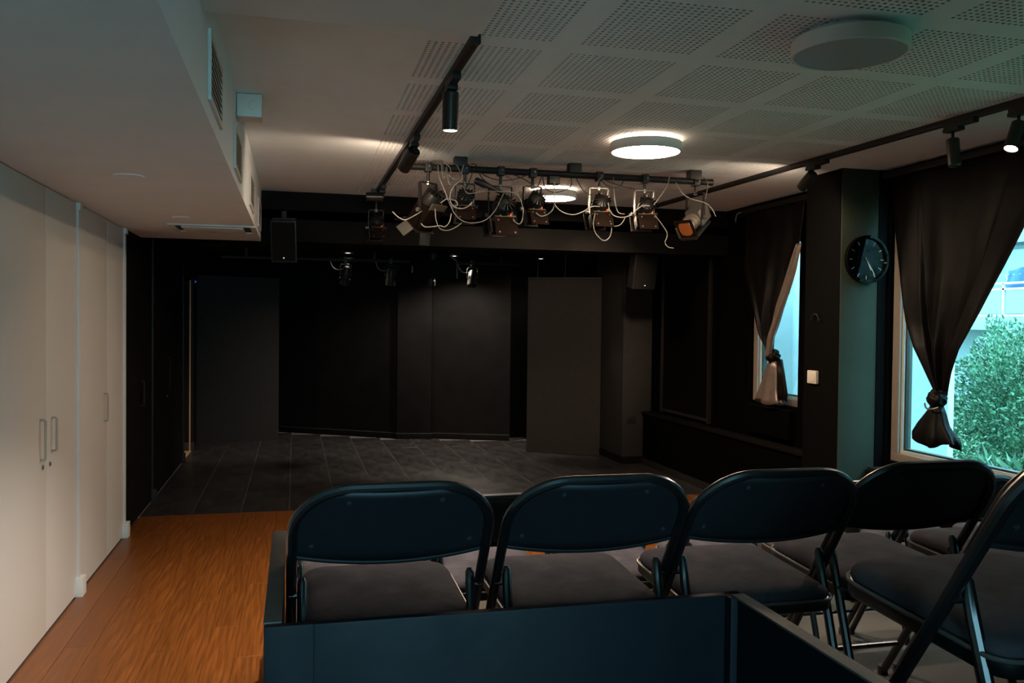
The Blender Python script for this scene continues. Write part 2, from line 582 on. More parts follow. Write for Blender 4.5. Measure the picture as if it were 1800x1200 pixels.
def perf_tile():
    b = MB()
    nxh, nyh = 18, 20
    hx, hy = 0.49, 0.54
    px, py = hx / (nxh - 1 + 0.6), hy / (nyh - 1 + 0.6)
    ax_, ay_ = px * nxh / 2, py * nyh / 2
    X_, Y_ = PX / 2, PY / 2
    b.add([(-X_, -Y_, 0), (X_, -Y_, 0), (X_, -ay_, 0), (-X_, -ay_, 0), (-X_, ay_, 0), (X_, ay_, 0), (X_, Y_, 0), (-X_, Y_, 0), (-ax_, -ay_, 0), (-ax_, ay_, 0), (ax_, -ay_, 0), (ax_, ay_, 0)],
          [(3, 2, 1, 0), (7, 6, 5, 4), (4, 9, 8, 3), (11, 5, 2, 10)])
    rr = 0.0074
    for i in range(nxh):
        for j in range(nyh):
            cx, cy = -ax_ + px * (i + 0.5), -ay_ + py * (j + 0.5)
            sq = [(px / 2, 0), (px / 2, py / 2), (0, py / 2), (-px / 2, py / 2), (-px / 2, 0), (-px / 2, -py / 2), (0, -py / 2), (px / 2, -py / 2)]
            vs = [(cx + a, cy + c, 0) for a, c in sq]
            for zz in (0, 0.012):
                vs += [(cx + rr * math.cos(PI * q / 4), cy + rr * math.sin(PI * q / 4), zz) for q in range(8)]
            fs = []
            for q in range(8):
                q2 = (q + 1) % 8
                fs.append((8 + q, 8 + q2, q2, q))
                fs.append((16 + q, 16 + q2, 8 + q2, 8 + q))
            b.add(vs, fs)
    me = b.mesh('perforated_tile', 'ceiling', 0, 0)
    me.materials.append(M['hole'])
    for p_ in me.polygons:
        if abs(p_.normal.z) < 0.5:
            p_.material_index = 1
    return me


ptile = perf_tile()
for i in range(5):
    for j in range(10):
        put('perforated_tile', ptile, ce, (X0T + PX * (i + 0.5), Y0T + PY * (j + 0.5), ZC))
# left soffit, near beam, stage header, stage ceiling
struct(MB().bx(-1.45, XS, -2.2, YE, ZS, ZC + 0.02).build('ceiling_soffit', 'soffit', None, 0.003))
struct(MB().bx(XS, 0.615, -2.2, 3.02, 2.70, ZC + 0.01).build('ceiling_beam', 'soffit', None, 0.003))
struct(MB().bx(XS - 0.02, 4.24, YE + 0.03, YE + 0.40, 2.40, ZC).bx(XS - 0.02, 4.24, YE, YE + 0.03, 2.40, 2.685).build('ceiling_header', 'header', None, 0.004))
struct(MB().bx(-1.45, 4.42, YE, 14.8, 2.60, 2.78).build('ceiling_stage', 'black_wall'))
struct(MB().bx(-1.45, XS - 0.02, YE - 0.001, YE + 0.05, ZS - 0.0, 2.62).build('trim_2', 'black_wall'))

# ================================================================== LEFT WALL CUPBOARDS
def post(y, m, z1, w=0.06):
    p = struct(MB().bx(XL - 0.03, XL + 0.012, y - w / 2, y + w / 2, 0, z1).build('trim_3', m, None, 0.003))
    MB().bx(XL - 0.03, XL + 0.040, y - w / 2 - 0.025, y + w / 2 + 0.02, 0, 0.115).build('plinth_block', m, p, 0.006)
    MB().bx(XL - 0.03, XL + 0.024, y - w / 2 - 0.012, y + w / 2 + 0.012, z1 - 0.045, z1).build('capital_block', m, p, 0.004)
    return p


for yy in (4.12, 5.80, 7.28):
    post(yy, 'white_trim', ZS)
for yy in (8.66,):
    post(yy, 'trim_edge', 2.585, 0.03)


def cupboard(y0, y1, split, m, hm, label, handles, locks, z1, z0=0.0):
    t = thing('wall_cupboard', label, 'cupboard', (XL, (y0 + y1) / 2, 0))
    yc = (y0 + y1) / 2
    MB().bx(-0.024, -0.018, y0 - yc, y1 - yc, z0, z1).build('carcass', m, t)
    ys = [y0] + split + [y1]
    doors = []
    for a, b in zip(ys[:-1], ys[1:]):
        d = MB().bx(-0.018, 0, a - yc + 0.002, b - yc - 0.002, z0 + 0.012, z1 - 0.004).build('door', m, t, 0.0015)
        doors.append((a, b, d))
    for (hy, za, zb) in handles:
        d = next(q for q in doors if q[0] <= hy <= q[1])[2]
        b = MB()
        b.tube([(0.0, hy - yc, za), (0.022, hy - yc, za), (0.026, hy - yc, za + 0.006), (0.026, hy - yc, zb - 0.006), (0.022, hy - yc, zb), (0.0, hy - yc, zb)], 0.006, 8)
        b.build('handle', 'handle' if hm == 'white_trim' else hm, d)
    for (hy, z) in locks:
        d = next(q for q in doors if q[0] <= hy <= q[1])[2]
        b = MB()
        b.M = Matrix.Translation((0, hy - yc, z)) @ Matrix.Rotation(R(90), 4, 'Y')
        b.lathe([(0, 0.004), (0.006, 0.004), (0.006, 0.007), (0.013, 0.006), (0.013, -0.004), (0, -0.004)], 16)
        b.build('lock', 'steel', d)
    return t


cupboard(4.16, 5.765, [5.10], 'white_door', 'white_trim', 'white built-in cupboard with two slim handles and two round locks', [(4.99, 0.955, 1.165), (5.21, 0.975, 1.155)], [(5.03, 0.912), (5.17, 0.908)], ZS)
cupboard(5.835, 7.245, [6.66], 'white_door', 'white_trim', 'white built-in cupboard with a single handle, next to the black wall', [(6.56, 0.985, 1.175)], [], ZS)
cupboard(7.315, 8.64, [], 'black_wall', 'trim_edge', 'black built-in cupboard door directly after the white wall', [(8.05, 0.95, 1.16)], [], 2.585)
cupboard(8.68, 10.92, [9.8], 'black_wall', 'trim_edge', 'black built-in cupboard with two doors before the open doorway', [(9.66, 0.98, 1.30)], [(9.66, 0.90)], 2.585)

# vents on the soffit side and underside
def vent(y0, y1, z0, z1, label):
    t = thing('wall_vent', label, 'vent', (XS, (y0 + y1) / 2, (z0 + z1) / 2), 0, 'ventilation grilles along the soffit')
    hy, hz = (y1 - y0) / 2, (z1 - z0) / 2
    f = MB()
    w = 0.025
    f.bx(0, 0.012, -hy, hy, -hz, -hz + w).bx(0, 0.012, -hy, hy, hz - w, hz).bx(0, 0.012, -hy, -hy + w, -hz + w, hz - w).bx(0, 0.012, hy - w, hy, -hz + w, hz - w)
    f.build('frame', 'white_trim', t, 0.003)
    MB().bx(0.0005, 0.002, -hy + w, hy - w, -hz + w, hz - w).build('duct_opening', 'vent_dark', t)
    n = 8
    sm = None
    for i in range(n):
        z = -hz + w + (2 * hz - 2 * w) * (i + 0.5) / n
        if sm is None:
            b = MB()
            b.M = Matrix.Rotation(R(35), 4, 'Y')
            b.bx(-0.006, 0.006, -hy + w, hy - w, -0.0015, 0.0015)
            sm = b.mesh('slat', 'slat')
        put('slat', sm, t, (0.008, 0, z))


vent(3.18, 3.68, 2.455, 2.70, 'pale slatted vent grille nearest on the soffit side')
vent(4.48, 4.98, 2.44, 2.66, 'slatted vent grille just past the white sensor box')
vent(5.95, 6.47, 2.45, 2.68, 'third slatted vent grille along the soffit')
vent(7.30, 7.78, 2.45, 2.68, 'slatted vent grille beside the black stage header')

t = thing('ceiling_grille', 'wide recessed air grille under the low soffit end', 'vent', (-0.60, 7.03, ZS))
f = MB()
f.bx(-0.31, 0.31, -0.26, -0.22, -0.012, 0).bx(-0.31, 0.31, 0.22, 0.26, -0.012, 0).bx(-0.31, -0.27, -0.22, 0.22, -0.012, 0).bx(0.27, 0.31, -0.22, 0.22, -0.012, 0)
f.build('frame', 'white_trim', t, 0.003)
MB().bx(-0.27, 0.27, -0.22, 0.22, -0.003, -0.001).build('duct_opening', 'vent_dark', t)
MB().bx(-0.22, 0.22, -0.19, 0.19, -0.020, -0.006).build('centre_panel', 'white_trim', t, 0.003)


def cover(x, y, r_, label):
    b = MB()
    b.lathe([(0, -0.003), (r_ * 0.92, -0.004), (r_ * 0.94, -0.0015), (r_, -0.004), (r_ + 0.003, 0.0), (0, 0.0)], 28)
    o = tag(b.build('ceiling_cover', 'soffit'), label, 'cover')
    o.location = (x, y, ZS)


cover(-0.79, 4.60, 0.07, 'flush round cover in the middle of the white soffit')
cover(-0.76, 6.35, 0.055, 'flush round cover close to the recessed air grille')
t = thing('sensor_box', 'small pale box sensor at the corner of soffit and ceiling', 'sensor', (XS + 0.065, 4.72, 2.79))
MB().bx(-0.062, 0.062, -0.07, 0.07, -0.058, 0.058).build('housing', 'plastic_white', t, 0.008)
b = MB()
b.M = Matrix.Translation((0.015, -0.070, 0.0)) @ Matrix.Rotation(R(90), 4, 'X')
b.lathe([(0, 0.004), (0.022, 0.002), (0.024, 0.0)], 18)
b.build('sensor_window', 'plastic_white', t)
MB().bx(-0.064, 0.064, -0.05, 0.05, 0.054, 0.062).build('mounting_plate', 'slat', t)

# ================================================================== WING PANELS AND STAGE EDGES
def panel_wall(p0, p1, z1, label, m, cords=()):
    a, c = Vector((p0[0], p0[1], 0)), Vector((p1[0], p1[1], 0))
    d = (c - a)
    L = d.length
    ang = math.atan2(d.y, d.x)
    t = thing('wing_panel', label, 'panel', ((a + c) / 2)[:], ang)
    MB().bx(-L / 2, L / 2, 0, 0.045, 0.012, z1).build('cloth_face', m, t, 0.003)
    MB().bx(-L / 2 - 0.004, L / 2 + 0.004, -0.004, 0.049, z1, z1 + 0.012).build('top_rail', 'trim_edge', t, 0.002)
    MB().bx(-L / 2, L / 2, -0.006, 0.051, 0, 0.014).build('bottom_rail', 'trim_edge', t, 0.002)
    for cx in cords:
        MB().tube([(cx, 0.02, z1 + 0.01), (cx + 0.01, 0.02, 2.60)], 0.003, 6).build('cord', 'cable_grey', t)
    return t


panel_wall((-1.284, 12.42), (-0.220, 12.83), 2.28, 'charcoal cloth wing panel beside the open doorway', 'wing')
panel_wall((2.965, 11.066), (3.862, 10.720), 2.285, 'charcoal cloth wing panel hung on two cords', 'wing', (-0.36, 0.0))

# ================================================================== WINDOWS
def window(y0, y1, z0, z1, n, x=4.285, w=0.075, mull=()):
    wd = struct(MB().bx(x, x + 0.06, y0, y1, z0, z0 + w * 0.8).bx(x, x + 0.06, y0, y1, z1 - w, z1).bx(x, x + 0.06, y0, y0 + w, z0 + w * 0.8, z1 - w).bx(x, x + 0.06, y1 - w, y1, z0 + w * 0.8, z1 - w).build('window_%d' % n, 'frame', None, 0.004))
    a, b_, c, d = y0 + w, y1 - w, z0 + w * 0.8, z1 - w
    xs = x + 0.022
    s = 0.024
    MB().bx(xs, xs + 0.05, a, b_, c, c + s).bx(xs, xs + 0.05, a, b_, d - s, d).bx(xs, xs + 0.05, a, a + s, c + s, d - s).bx(xs, xs + 0.05, b_ - s, b_, c + s, d - s).build('sash', 'sash', wd, 0.003)
    a, b_, c, d = a + s, b_ - s, c + s, d - s
    s = 0.014
    MB().bx(xs + 0.012, xs + 0.06, a, b_, c, c + s).bx(xs + 0.012, xs + 0.06, a, b_, d - s, d).bx(xs + 0.012, xs + 0.06, a, a + s, c + s, d - s).bx(xs + 0.012, xs + 0.06, b_ - s, b_, c + s, d - s).build('gasket', 'gasket', wd, 0.002)
    MB().bx(xs + 0.030, xs + 0.036, a + s, b_ - s, c + s, d - s).build('pane', 'glass', wd)
    for ym in mull:
        MB().bx(x, x + 0.05, ym - 0.03, ym + 0.03, z0 + w, z1 - w).build('mullion', 'frame', wd, 0.003)
    return wd


window(4.12, 5.57, 0.715, 2.72, 1)
window(6.74, 7.58, 0.985, 2.66, 2)
window(1.7, 3.4, 1.0, 2.62, 4)  # unseen window, added to bring daylight onto soffit and unlit lamp
wn = struct(MB().bx(-0.5, 0.9, -2.30, -2.24, 0.50, 0.56).bx(-0.5, 0.9, -2.30, -2.24, 2.54, 2.60).bx(-0.5, -0.43, -2.30, -2.24, 0.56, 2.54).bx(0.83, 0.9, -2.30, -2.24, 0.56, 2.54).bx(0.17, 0.23, -2.30, -2.24, 0.56, 2.54).build('window_3', 'frame', None, 0.004))
for xa in (-0.43, 0.23):
    MB().bx(xa, xa + 0.60, -2.275, -2.269, 0.56, 2.54).build('pane', 'glass', wn)
struct(MB().bx(4.10, 4.30, 3.0, 5.58, 0.640, 0.668).build('trim_4', 'trim_edge', None, 0.004))
struct(MB().bx(4.18, 4.24, 6.78, 7.54, 0.70, 0.955).build('trim_5', 'black_side', None, 0.004))

# blinded window
t = thing('roller_blind', 'black roller blind lowered over the window nearest the stage', 'blind', (4.215, 8.955, 0.68))
MB().bx(-0.004, 0.004, -0.57, 0.57, 0.03, 1.92).build('blind_cloth', 'blind', t)
MB().bx(-0.014, 0.010, -0.575, 0.575, 0.0, 0.032).build('bottom_bar', 'trim_edge', t, 0.004)
MB().cyl((-0.01, -0.59, 1.93), (-0.01, 0.59, 1.93), 0.03).build('roller_tube', 'lamp_black', t)
for sgn in (-1, 1):
    MB().bx(-0.025, 0.022, sgn * 0.60 - 0.012, sgn * 0.60 + 0.012, -0.02, 1.96).build('side_rail', 'trim_edge', t, 0.003)
struct(MB().bx(4.195, 4.24, 8.20, 8.26, 0.64, 2.70).build('trim_6', 'black_side', None, 0.004))
t = thing('cable_hook', 'small pale curved cable hook high on the black side wall', 'hook', (4.20, 7.72, 2.74))
MB().tube(smooth_path([(0.04, 0.02, 0.05), (0.0, 0.0, 0.055), (-0.02, 0.03, 0.04), (-0.02, 0.06, 0.0), (-0.02, 0.06, -0.04)]), 0.007, 8).build('bent_rod', 'cable_grey', t)
MB().bx(0.02, 0.04, -0.02, 0.06, 0.02, 0.08).build('back_plate', 'trim_edge', t, 0.003)

# ------------------------------------------------------------------ curtains
def drape(name, left, right, zt, zb, x0, m, parent, folds, amp, seed, mid=None, nu=64, nv=48, bands=False):
    """left/right: lists of (y,z) from the top down; x0 plane, folds bulge towards the room (-x)"""
    def at(lst, z):
        for (ya, za), (yb, zb_) in zip(lst[:-1], lst[1:]):
            if za >= z >= zb_:
                q = (za - z) / max(1e-6, za - zb_)
                return ya + (yb - ya) * q
        return lst[-1][0] if z < lst[-1][1] else lst[0][0]
    pts = []
    for i in range(nu + 1):
        s_ = i / nu
        row = []
        for j in range(nv + 1):
            t_ = j / nv
            z = zt + (zb - zt) * t_
            y = at(left, z) * (1 - s_) + at(right, z) * s_
            a = amp * (0.25 + 1.1 * t_) * (1 - 0.55 * max(0, t_ - 0.8) / 0.2)
            o_ = sum(math.sin(2 * PI * fq * s_ + ph + 2.2 * t_ * sk_) * wt for fq, ph, wt, sk_ in folds)
            o_ += 0.5 * noise.noise(Vector((s_ * 3 + seed, t_ * 4, seed)))
            if bands:
                l_ = max(0.0, min(1.0, (0.20 - s_) / 0.035 + 0.5))
                r_ = max(0.0, min(1.0, (s_ - 0.76) / 0.035 + 0.5))
                o_ += 1.1 * l_ * l_ * (3 - 2 * l_) + 1.5 * r_ * r_ * (3 - 2 * r_) * min(1, 2 * t_)
                o_ += 0.8 * math.exp(-((s_ - 0.36 - 0.16 * t_) / 0.05) ** 2) * t_
            belly = 0.05 * math.sin(PI * s_) * t_
            row.append((x0 - 0.012 - a * (1 + o_) * 0.5 - belly, y, z))
        pts.append(row)
    b = MB()
    b.grid(pts)
    o = b.build(name, m, parent, 0, 1.2)
    sm = o.modifiers.new('thickness', 'SOLIDIFY')
    sm.thickness = 0.004
    return o


def knot(c, r_, m, parent, seed):
    b = MB()
    pts = []
    n1, n2 = 28, 18
    for i in range(n1):
        a = 2 * PI * i / n1
        row = []
        for j in range(n2 + 1):
            f_ = -PI / 2 + PI * j / n2
            d = Vector((math.cos(f_) * math.cos(a), math.cos(f_) * math.sin(a), math.sin(f_)))
            w = 1 + 0.28 * noise.noise(d * 1.6 + Vector((seed, 0, 0))) + 0.10 * math.sin(5 * (a + 1.6 * d.z) + seed)
            row.append((c[0] + d.x * r_[0] * w, c[1] + d.y * r_[1] * w, c[2] + d.z * r_[2] * w))
        pts.append(row)
    b.grid(pts, True)
    return b.build('knot', m, parent, 0, 1.0)


def tail(c, prof, m, parent, seed, nf=7, name='tail'):
    """prof: list of (z, half_y, half_x, y_shift)"""
    b = MB()
    n1 = 56
    pts = []
    for i in range(n1):
        a = 2 * PI * i / n1
        row = []
        for k_, (z, hy, hx, ys) in enumerate(prof):
            q = k_ / (len(prof) - 1)
            w = 1 + 0.20 * q * math.sin(nf * a + seed + q) + 0.14 * noise.noise(Vector((math.cos(a) * 1.5, math.sin(a) * 1.5, q * 2 + seed)))
            zz = z + (0.02 * math.sin(3 * a + seed) if k_ == len(prof) - 1 else 0)
            row.append((c[0] + hx * math.cos(a) * w, c[1] + ys + hy * math.sin(a) * w, zz))
        pts.append(row)
    b.grid(pts, True)
    o = b.build(name, m, parent, 0, 1.0)
    sm = o.modifiers.new('thickness', 'SOLIDIFY')
    sm.thickness = 0.003
    return o


cn = thing('knotted_curtain', 'black shiny curtain tied in a knot at the large window', 'curtain', (0, 0, 0))
drape('drape', [(5.54, 2.82), (5.475, 2.57), (5.43, 2.40), (5.345, 2.08), (5.235, 1.72), (5.10, 1.48), (5.02, 1.33), (4.96, 1.22)],
      [(3.98, 2.82), (4.15, 2.57), (4.25, 2.36), (4.42, 2.03), (4.547, 1.81), (4.70, 1.57), (4.80, 1.40), (4.88, 1.22)], 2.79, 1.25, 4.238, 'cloth', cn,
      [(2.0, 0.6, 0.55, 0.6), (3.0, 2.0, 0.35, -0.8), (6.0, 1.0, 0.10, 0.3)], 0.06, 3.1, None, 110, 60, True)
knot((4.13, 4.915, 1.225), (0.055, 0.062, 0.068), 'cloth', cn, 2.0)
MB().tube(smooth_path([(4.088, 4.98, 1.19), (4.066, 4.94, 1.165), (4.066, 4.89, 1.16), (4.09, 4.855, 1.175)]), 0.006, 8).build('knot_fold', 'chair_rim', cn)
tail((4.13, 4.925, 0), [(1.19, 0.035, 0.03, -0.01), (1.13, 0.07, 0.045, 0.0), (1.05, 0.12, 0.06, 0.02), (0.985, 0.165, 0.075, 0.02), (0.95, 0.175, 0.08, 0.01), (0.925, 0.17, 0.07, -0.005)], 'cloth', cn, 1.3)
MB().bx(4.17, 4.24, 3.50, 5.58, 2.78, 2.825).build('top_batten', 'lamp_black', cn, 0.004)

cf = thing('knotted_curtain', 'black curtain with silver lining showing, knotted at the narrow window', 'curtain', (0, 0, 0))
drape('drape', [(7.60, 2.79), (7.57, 2.25), (7.43, 1.98), (7.24, 1.60), (7.09, 1.45), (7.06, 1.40)],
      [(6.60, 2.79), (6.64, 2.40), (6.747, 2.18), (6.90, 1.86), (7.00, 1.56), (7.03, 1.40)], 2.78, 1.42, 4.215, 'cloth', cf,
      [(2.0, 0.3, 0.6, 0.6), (4.0, 2.0, 0.3, -0.6)], 0.06, 5.7)
drape('silver_lining', [(6.64, 2.42), (6.755, 2.18), (6.905, 1.86), (7.005, 1.56), (7.045, 1.40)],
      [(6.56, 2.42), (6.62, 2.18), (6.78, 1.86), (6.915, 1.60), (6.99, 1.40)], 2.40, 1.42, 4.165, 'lining', cf,
      [(2.0, 0.3, 0.6, 0.6), (3.0, 2.0, 0.4, -0.6)], 0.045, 2.2, None, 36, 36)
knot((4.155, 7.01, 1.425), (0.05, 0.085, 0.062), 'cloth', cf, 5.0)
tail((4.165, 7.02, 0), [(1.40, 0.05, 0.03, -0.01), (1.32, 0.08, 0.04, 0.0), (1.22, 0.11, 0.05, 0.02), (1.12, 0.14, 0.05, 0.05), (1.04, 0.17, 0.055, 0.06), (1.005, 0.185, 0.055, 0.065)], 'lining', cf, 0.4, 6)
tail((4.185, 6.96, 0), [(1.40, 0.04, 0.025, 0), (1.25, 0.07, 0.03, -0.02), (1.10, 0.08, 0.03, -0.05), (1.05, 0.08, 0.03, -0.055)], 'cloth', cf, 3.4, 5, 'dark_tail')
MB().bx(4.17, 4.24, 6.50, 7.64, 2.765, 2.81).build('top_batten', 'lamp_black', cf, 0.004)

# ------------------------------------------------------------------ pillar fittings
t = thing('wall_clock', 'round black wall clock on the pillar beside the large window', 'clock', (4.06, 5.60, 2.19))
b = MB()
b.M = Matrix.Rotation(R(90), 4, 'X')
b.lathe([(0.150, 0.012), (0.158, 0.036), (0.176, 0.036), (0.178, 0.0), (0.150, 0.0)], 48)
b.build('rim', 'clock_glass', t)
b = MB()
b.M = Matrix.Rotation(R(90), 4, 'X')
b.lathe([(0, 0.013), (0.156, 0.013), (0.156, 0.008), (0, 0.008)], 48)
fc = b.build('face', 'clock_glass', t)
for h in range(12):
    a = R(30 * h)
    b = MB()
    b.M = Matrix.Rotation(a, 4, 'Y')
    b.bx(-0.002, 0.002, -0.0155, -0.013, 0.118, 0.145)
    b.build('hour_mark', 'slat', fc)
for nm, a, l_ in (('hour_hand', 155, 0.085), ('minute_hand', 148, 0.125)):
    b = MB()
    b.M = Matrix.Rotation(R(a), 4, 'Y')
    b.bx(-0.003, 0.003, -0.018, -0.016, -0.02, l_)
    b.build(nm, 'slat', t)
t = thing('wall_thermostat', 'small white thermostat box on the dark pillar side', 'thermostat', (3.855, 5.905, 1.31))
MB().bx(-0.026, 0, -0.058, 0.058, -0.05, 0.05).build('housing', 'plastic_white', t, 0.008)
MB().bx(-0.030, -0.024, -0.045, 0.045, -0.036, 0.036).build('front_cover', 'plastic_white', t, 0.004)
t = thing('wall_hook', 'small black curved hook on the pillar above the thermostat', 'hook', (3.855, 5.88, 1.745))
MB().tube([(-0.02 - 0.0 * math.cos(a), 0.045 * math.cos(a), 0.045 * math.sin(a)) for a in [PI * i / 10 for i in range(11)]], 0.006, 8).build('hook_arc', 'trim_edge', t)
MB().bx(-0.022, 0, -0.052, -0.038, -0.012, 0.012).build('mount', 'trim_edge', t, 0.002)
t = thing('wall_socket', 'small black wall socket low on the stage column', 'socket', (3.985, 9.945, 0.53))
MB().bx(-0.055, 0.055, -0.010, 0.003, -0.045, 0.045).build('plate', 'trim_edge', t, 0.004)
MB().bx(-0.040, -0.003, -0.015, -0.009, -0.03, 0.03).build('rocker', 'lamp_black', t, 0.003)
MB().bx(0.006, 0.042, -0.014, -0.009, -0.03, 0.03).build('outlet', 'lamp_black', t, 0.003)

# ================================================================== OUTSIDE
struct(MB().bx(4.42, 30, -12, 30, -0.5, -0.35).bx(-10, 4.42, -12, -2.35, -0.5, -0.35).build('ground_garden', 'soil'))
struct(MB().bx(5.6, 5.66, 6.53, 16.0, -0.4, 6.0).build('wall_outside', 'out_wall'))
bd = thing('apartment_building', 'pale apartment facade with a balcony beyond the garden', 'building', (15.6, 16.0, -0.4))
MB().bx(0.9, 3.5, -38, 14, 0, 12).build('facade', 'facade', bd)
MB().bx(-0.25, 0.9, -6, 10, 2.05, 2.35).build('balcony_slab', 'facade', bd, 0.02)
MB().bx(0.3, 0.9, -6, 10, 4.05, 4.4).build('balcony_ceiling', 'facade', bd, 0.02)
b = MB()
b.bx(0.88, 0.905, -1.0, 1.4, 2.35, 3.95)
b.build('balcony_door', 'bal_glass', bd)
for zz in (3.10, 2.97, 2.38):
    MB().bx(-0.22, -0.17, -6, 10, zz - 0.022, zz + 0.022).build('rail', 'rail', bd)
for i in range(9):
    yy = -5.4 + 1.8 * i + 0.32
    MB().bx(-0.22, -0.17, yy - 0.03, yy + 0.03, 2.3, 3.1).build('railing_post', 'rail', bd)
    MB().bx(-0.20, -0.185, yy + 0.06, yy + 1.74, 2.42, 2.94).build('railing_panel', 'bal_glass', bd)
t = thing('drying_rack', 'white folding drying rack standing on the balcony', 'rack', (15.75, 16.1, 1.95))
for sx in (-0.25, 0.25):
    MB().tube([(sx - 0.1, -0.4, 0), (sx * 0.2, 0.5, 0.95)], 0.012, 6).build('leg', 'rail', t)
    MB().tube([(sx - 0.1, 0.5, 0), (sx * 0.2, -0.4, 0.95)], 0.012, 6).build('leg', 'rail', t)
for i in range(6):
    MB().tube([(-0.2, -0.45 + 0.19 * i, 0.95), (0.2, -0.45 + 0.19 * i, 0.95)], 0.008, 6).build('bar', 'rail', t)


def towel(y, z, w, h, label, m):
    pts = []
    for i in range(15):
        s_ = i / 14
        row = []
        for j in range(13):
            q = j / 12 * 2 - 1
            zz = z - h * abs(q) ** 1.0
            row.append((15.62 + 0.10 * q + 0.03 * math.sin(9 * s_ + 2 * q), y + w * (s_ - 0.5) * (1 + 0.15 * abs(q)), zz + 0.03 * math.sin(5 * s_)))
        pts.append(row)
    b_ = MB()
    b_.grid(pts)
    o = b_.build('towel', m, None, 0, 1.0)
    o.modifiers.new('thickness', 'SOLIDIFY').thickness = 0.01
    tag(o, label, 'towel')


towel(16.05, 3.02, 0.75, 0.62, 'rumpled blue towel draped over the balcony drying rack', 'blue_cloth')


def shrub(name, label, loc, rad, h, n, leaf, m, seed, strap=False):
    rng = random.Random(seed)
    t_ = thing(name, label, 'shrub', loc)
    b_ = MB()
    vs, fs = [], []
    for i in range(n):
        while True:
            p = Vector((rng.uniform(-1, 1), rng.uniform(-1, 1), rng.uniform(-1, 1)))
            if 0.25 < p.length < 1:
                break
        wob = 0.8 + 0.35 * noise.noise(p.normalized() * 2.2 + Vector((seed, 0, 0)))
        c = Vector((p.x * rad[0] * wob, p.y * rad[1] * wob, h * 0.52 + p.z * h * 0.5 * wob))
        out = (p + Vector((0, 0, 0.4))).normalized()
        d = (out + Vector((rng.gauss(0, .6), rng.gauss(0, .6), rng.gauss(0, .6)))).normalized()
        sd = d.cross(Vector((rng.gauss(0, 1), rng.gauss(0, 1), rng.gauss(0, 1)))).normalized()
        L = leaf * rng.uniform(0.7, 1.35)
        wd = L * (0.12 if strap else 0.26)
        k_ = len(vs)
        up = d.cross(sd) * L * 0.12
        vs += [tuple(c), tuple(c + d * L * 0.45 + sd * wd + up), tuple(c + d * L), tuple(c + d * L * 0.45 - sd * wd + up)]
        fs += [(k_, k_ + 1, k_ + 2), (k_, k_ + 2, k_ + 3)]
    b_.add(vs, fs)
    stuff(b_.build('foliage', m, t_, 0, 0))
    for i in range(5):
        a = 2 * PI * i / 5
        MB().tube(smooth_path([(0.05 * math.cos(a), 0.05 * math.sin(a), -0.05), (rad[0] * 0.25 * math.cos(a), rad[1] * 0.25 * math.sin(a), h * 0.4), (rad[0] * 0.5 * math.cos(a + .3), rad[1] * 0.5 * math.sin(a + .3), h * 0.8)], 4), [0.02 - 0.0014 * q for q in range(9)], 6).build('stem', 'bark', t_)


shrub('garden_shrub', 'dense mid green shrub filling the large window view', (7.15, 7.15, -0.4), (1.05, 1.0, 1.0), 2.35, 26000, 0.046, 'leaf_a', 3)
shrub('garden_shrub', 'yellow green shrub beside the dense one outside the window', (7.55, 5.55, -0.4), (0.50, 0.55, 1.0), 2.20, 6000, 0.046, 'leaf_b', 8)
shrub('garden_shrub', 'dark green shrub behind the others below the balcony', (9.8, 9.3, -0.4), (1.5, 1.1, 1.0), 2.3, 14000, 0.06, 'leaf_c', 13)
shrub('garden_shrub', 'tall green shrub out of view, added for the green clock reflection', (6.6, 3.0, -0.4), (0.9, 1.3, 1.0), 3.4, 5000, 0.10, 'leaf_a', 33)  # unseen shrub, added so clock and pillar pick up green light
shrub('strappy_plant', 'low plant with long strap leaves under the window', (5.30, 5.35, -0.4), (0.50, 0.55, 1.0), 1.15, 2600, 0.13, 'leaf_a', 21, True)

# ================================================================== DISC LAMPS
def disc_lamp(x, y, label, on, r_=0.222):
    t_ = thing('ceiling_lamp', label, 'ceiling lamp', (x, y, ZC), 0, 'round disc lamps on the ceiling')
    MB().lathe([(0, 0.0), (r_ * 0.80, 0.0), (r_ * 0.80, -0.022), (0, -0.022)], 40).build('ceiling_plate', 'halo' if on else 'lamp_white', t_)
    MB().lathe([(0, -0.022), (r_ - 0.004, -0.022), (r_, -0.026), (r_, -0.078), (r_ - 0.004, -0.082), (r_ - 0.012, -0.082), (r_ - 0.012, -0.074), (0, -0.074)], 64).build('rim', 'lamp_white', t_)
    MB().lathe([(r_ - 0.0125, -0.0745), (r_ - 0.0125, -0.0775), (r_ * 0.6, -0.079), (0, -0.0795)], 64).build('diffuser', 'lamp_on' if on else 'lamp_off', t_)
    return t_


disc_lamp(2.115, 3.04, 'large unlit disc lamp with a grey face, closest to the viewer', False)
disc_lamp(2.115, 5.10, 'lit disc lamp glowing in the open middle of the perforated ceiling', True)
disc_lamp(2.150, 7.22, 'lit disc lamp partly hidden behind the lantern bar cables', True, 0.20)

# ================================================================== TRACKS AND SPOTS
def track(label, loc, L, rz, inset):
    t_ = thing('lighting_track', label, 'track', loc, rz)
    MB().bx(-0.018, 0.018, 0, L, -0.034, 0).build('rail_body', 'track', t_, 0.002)
    MB().bx(-0.006, 0.006, 0.01, L - 0.01, -0.0355, -0.033).build('conductor_slot', 'rubber', t_)
    for yy in (0.0, L):
        MB().bx(-0.020, 0.020, yy - 0.012, yy + 0.012, -0.037, 0).build('end_cap', 'track', t_, 0.002)


track('black ceiling track running from the plaster beam towards the stage', (0.695, 3.45, ZC), 4.16, 0, 0)
track('black ceiling track running along the window side', (3.575, 2.35, ZC), 5.45, R(2.35), 0)


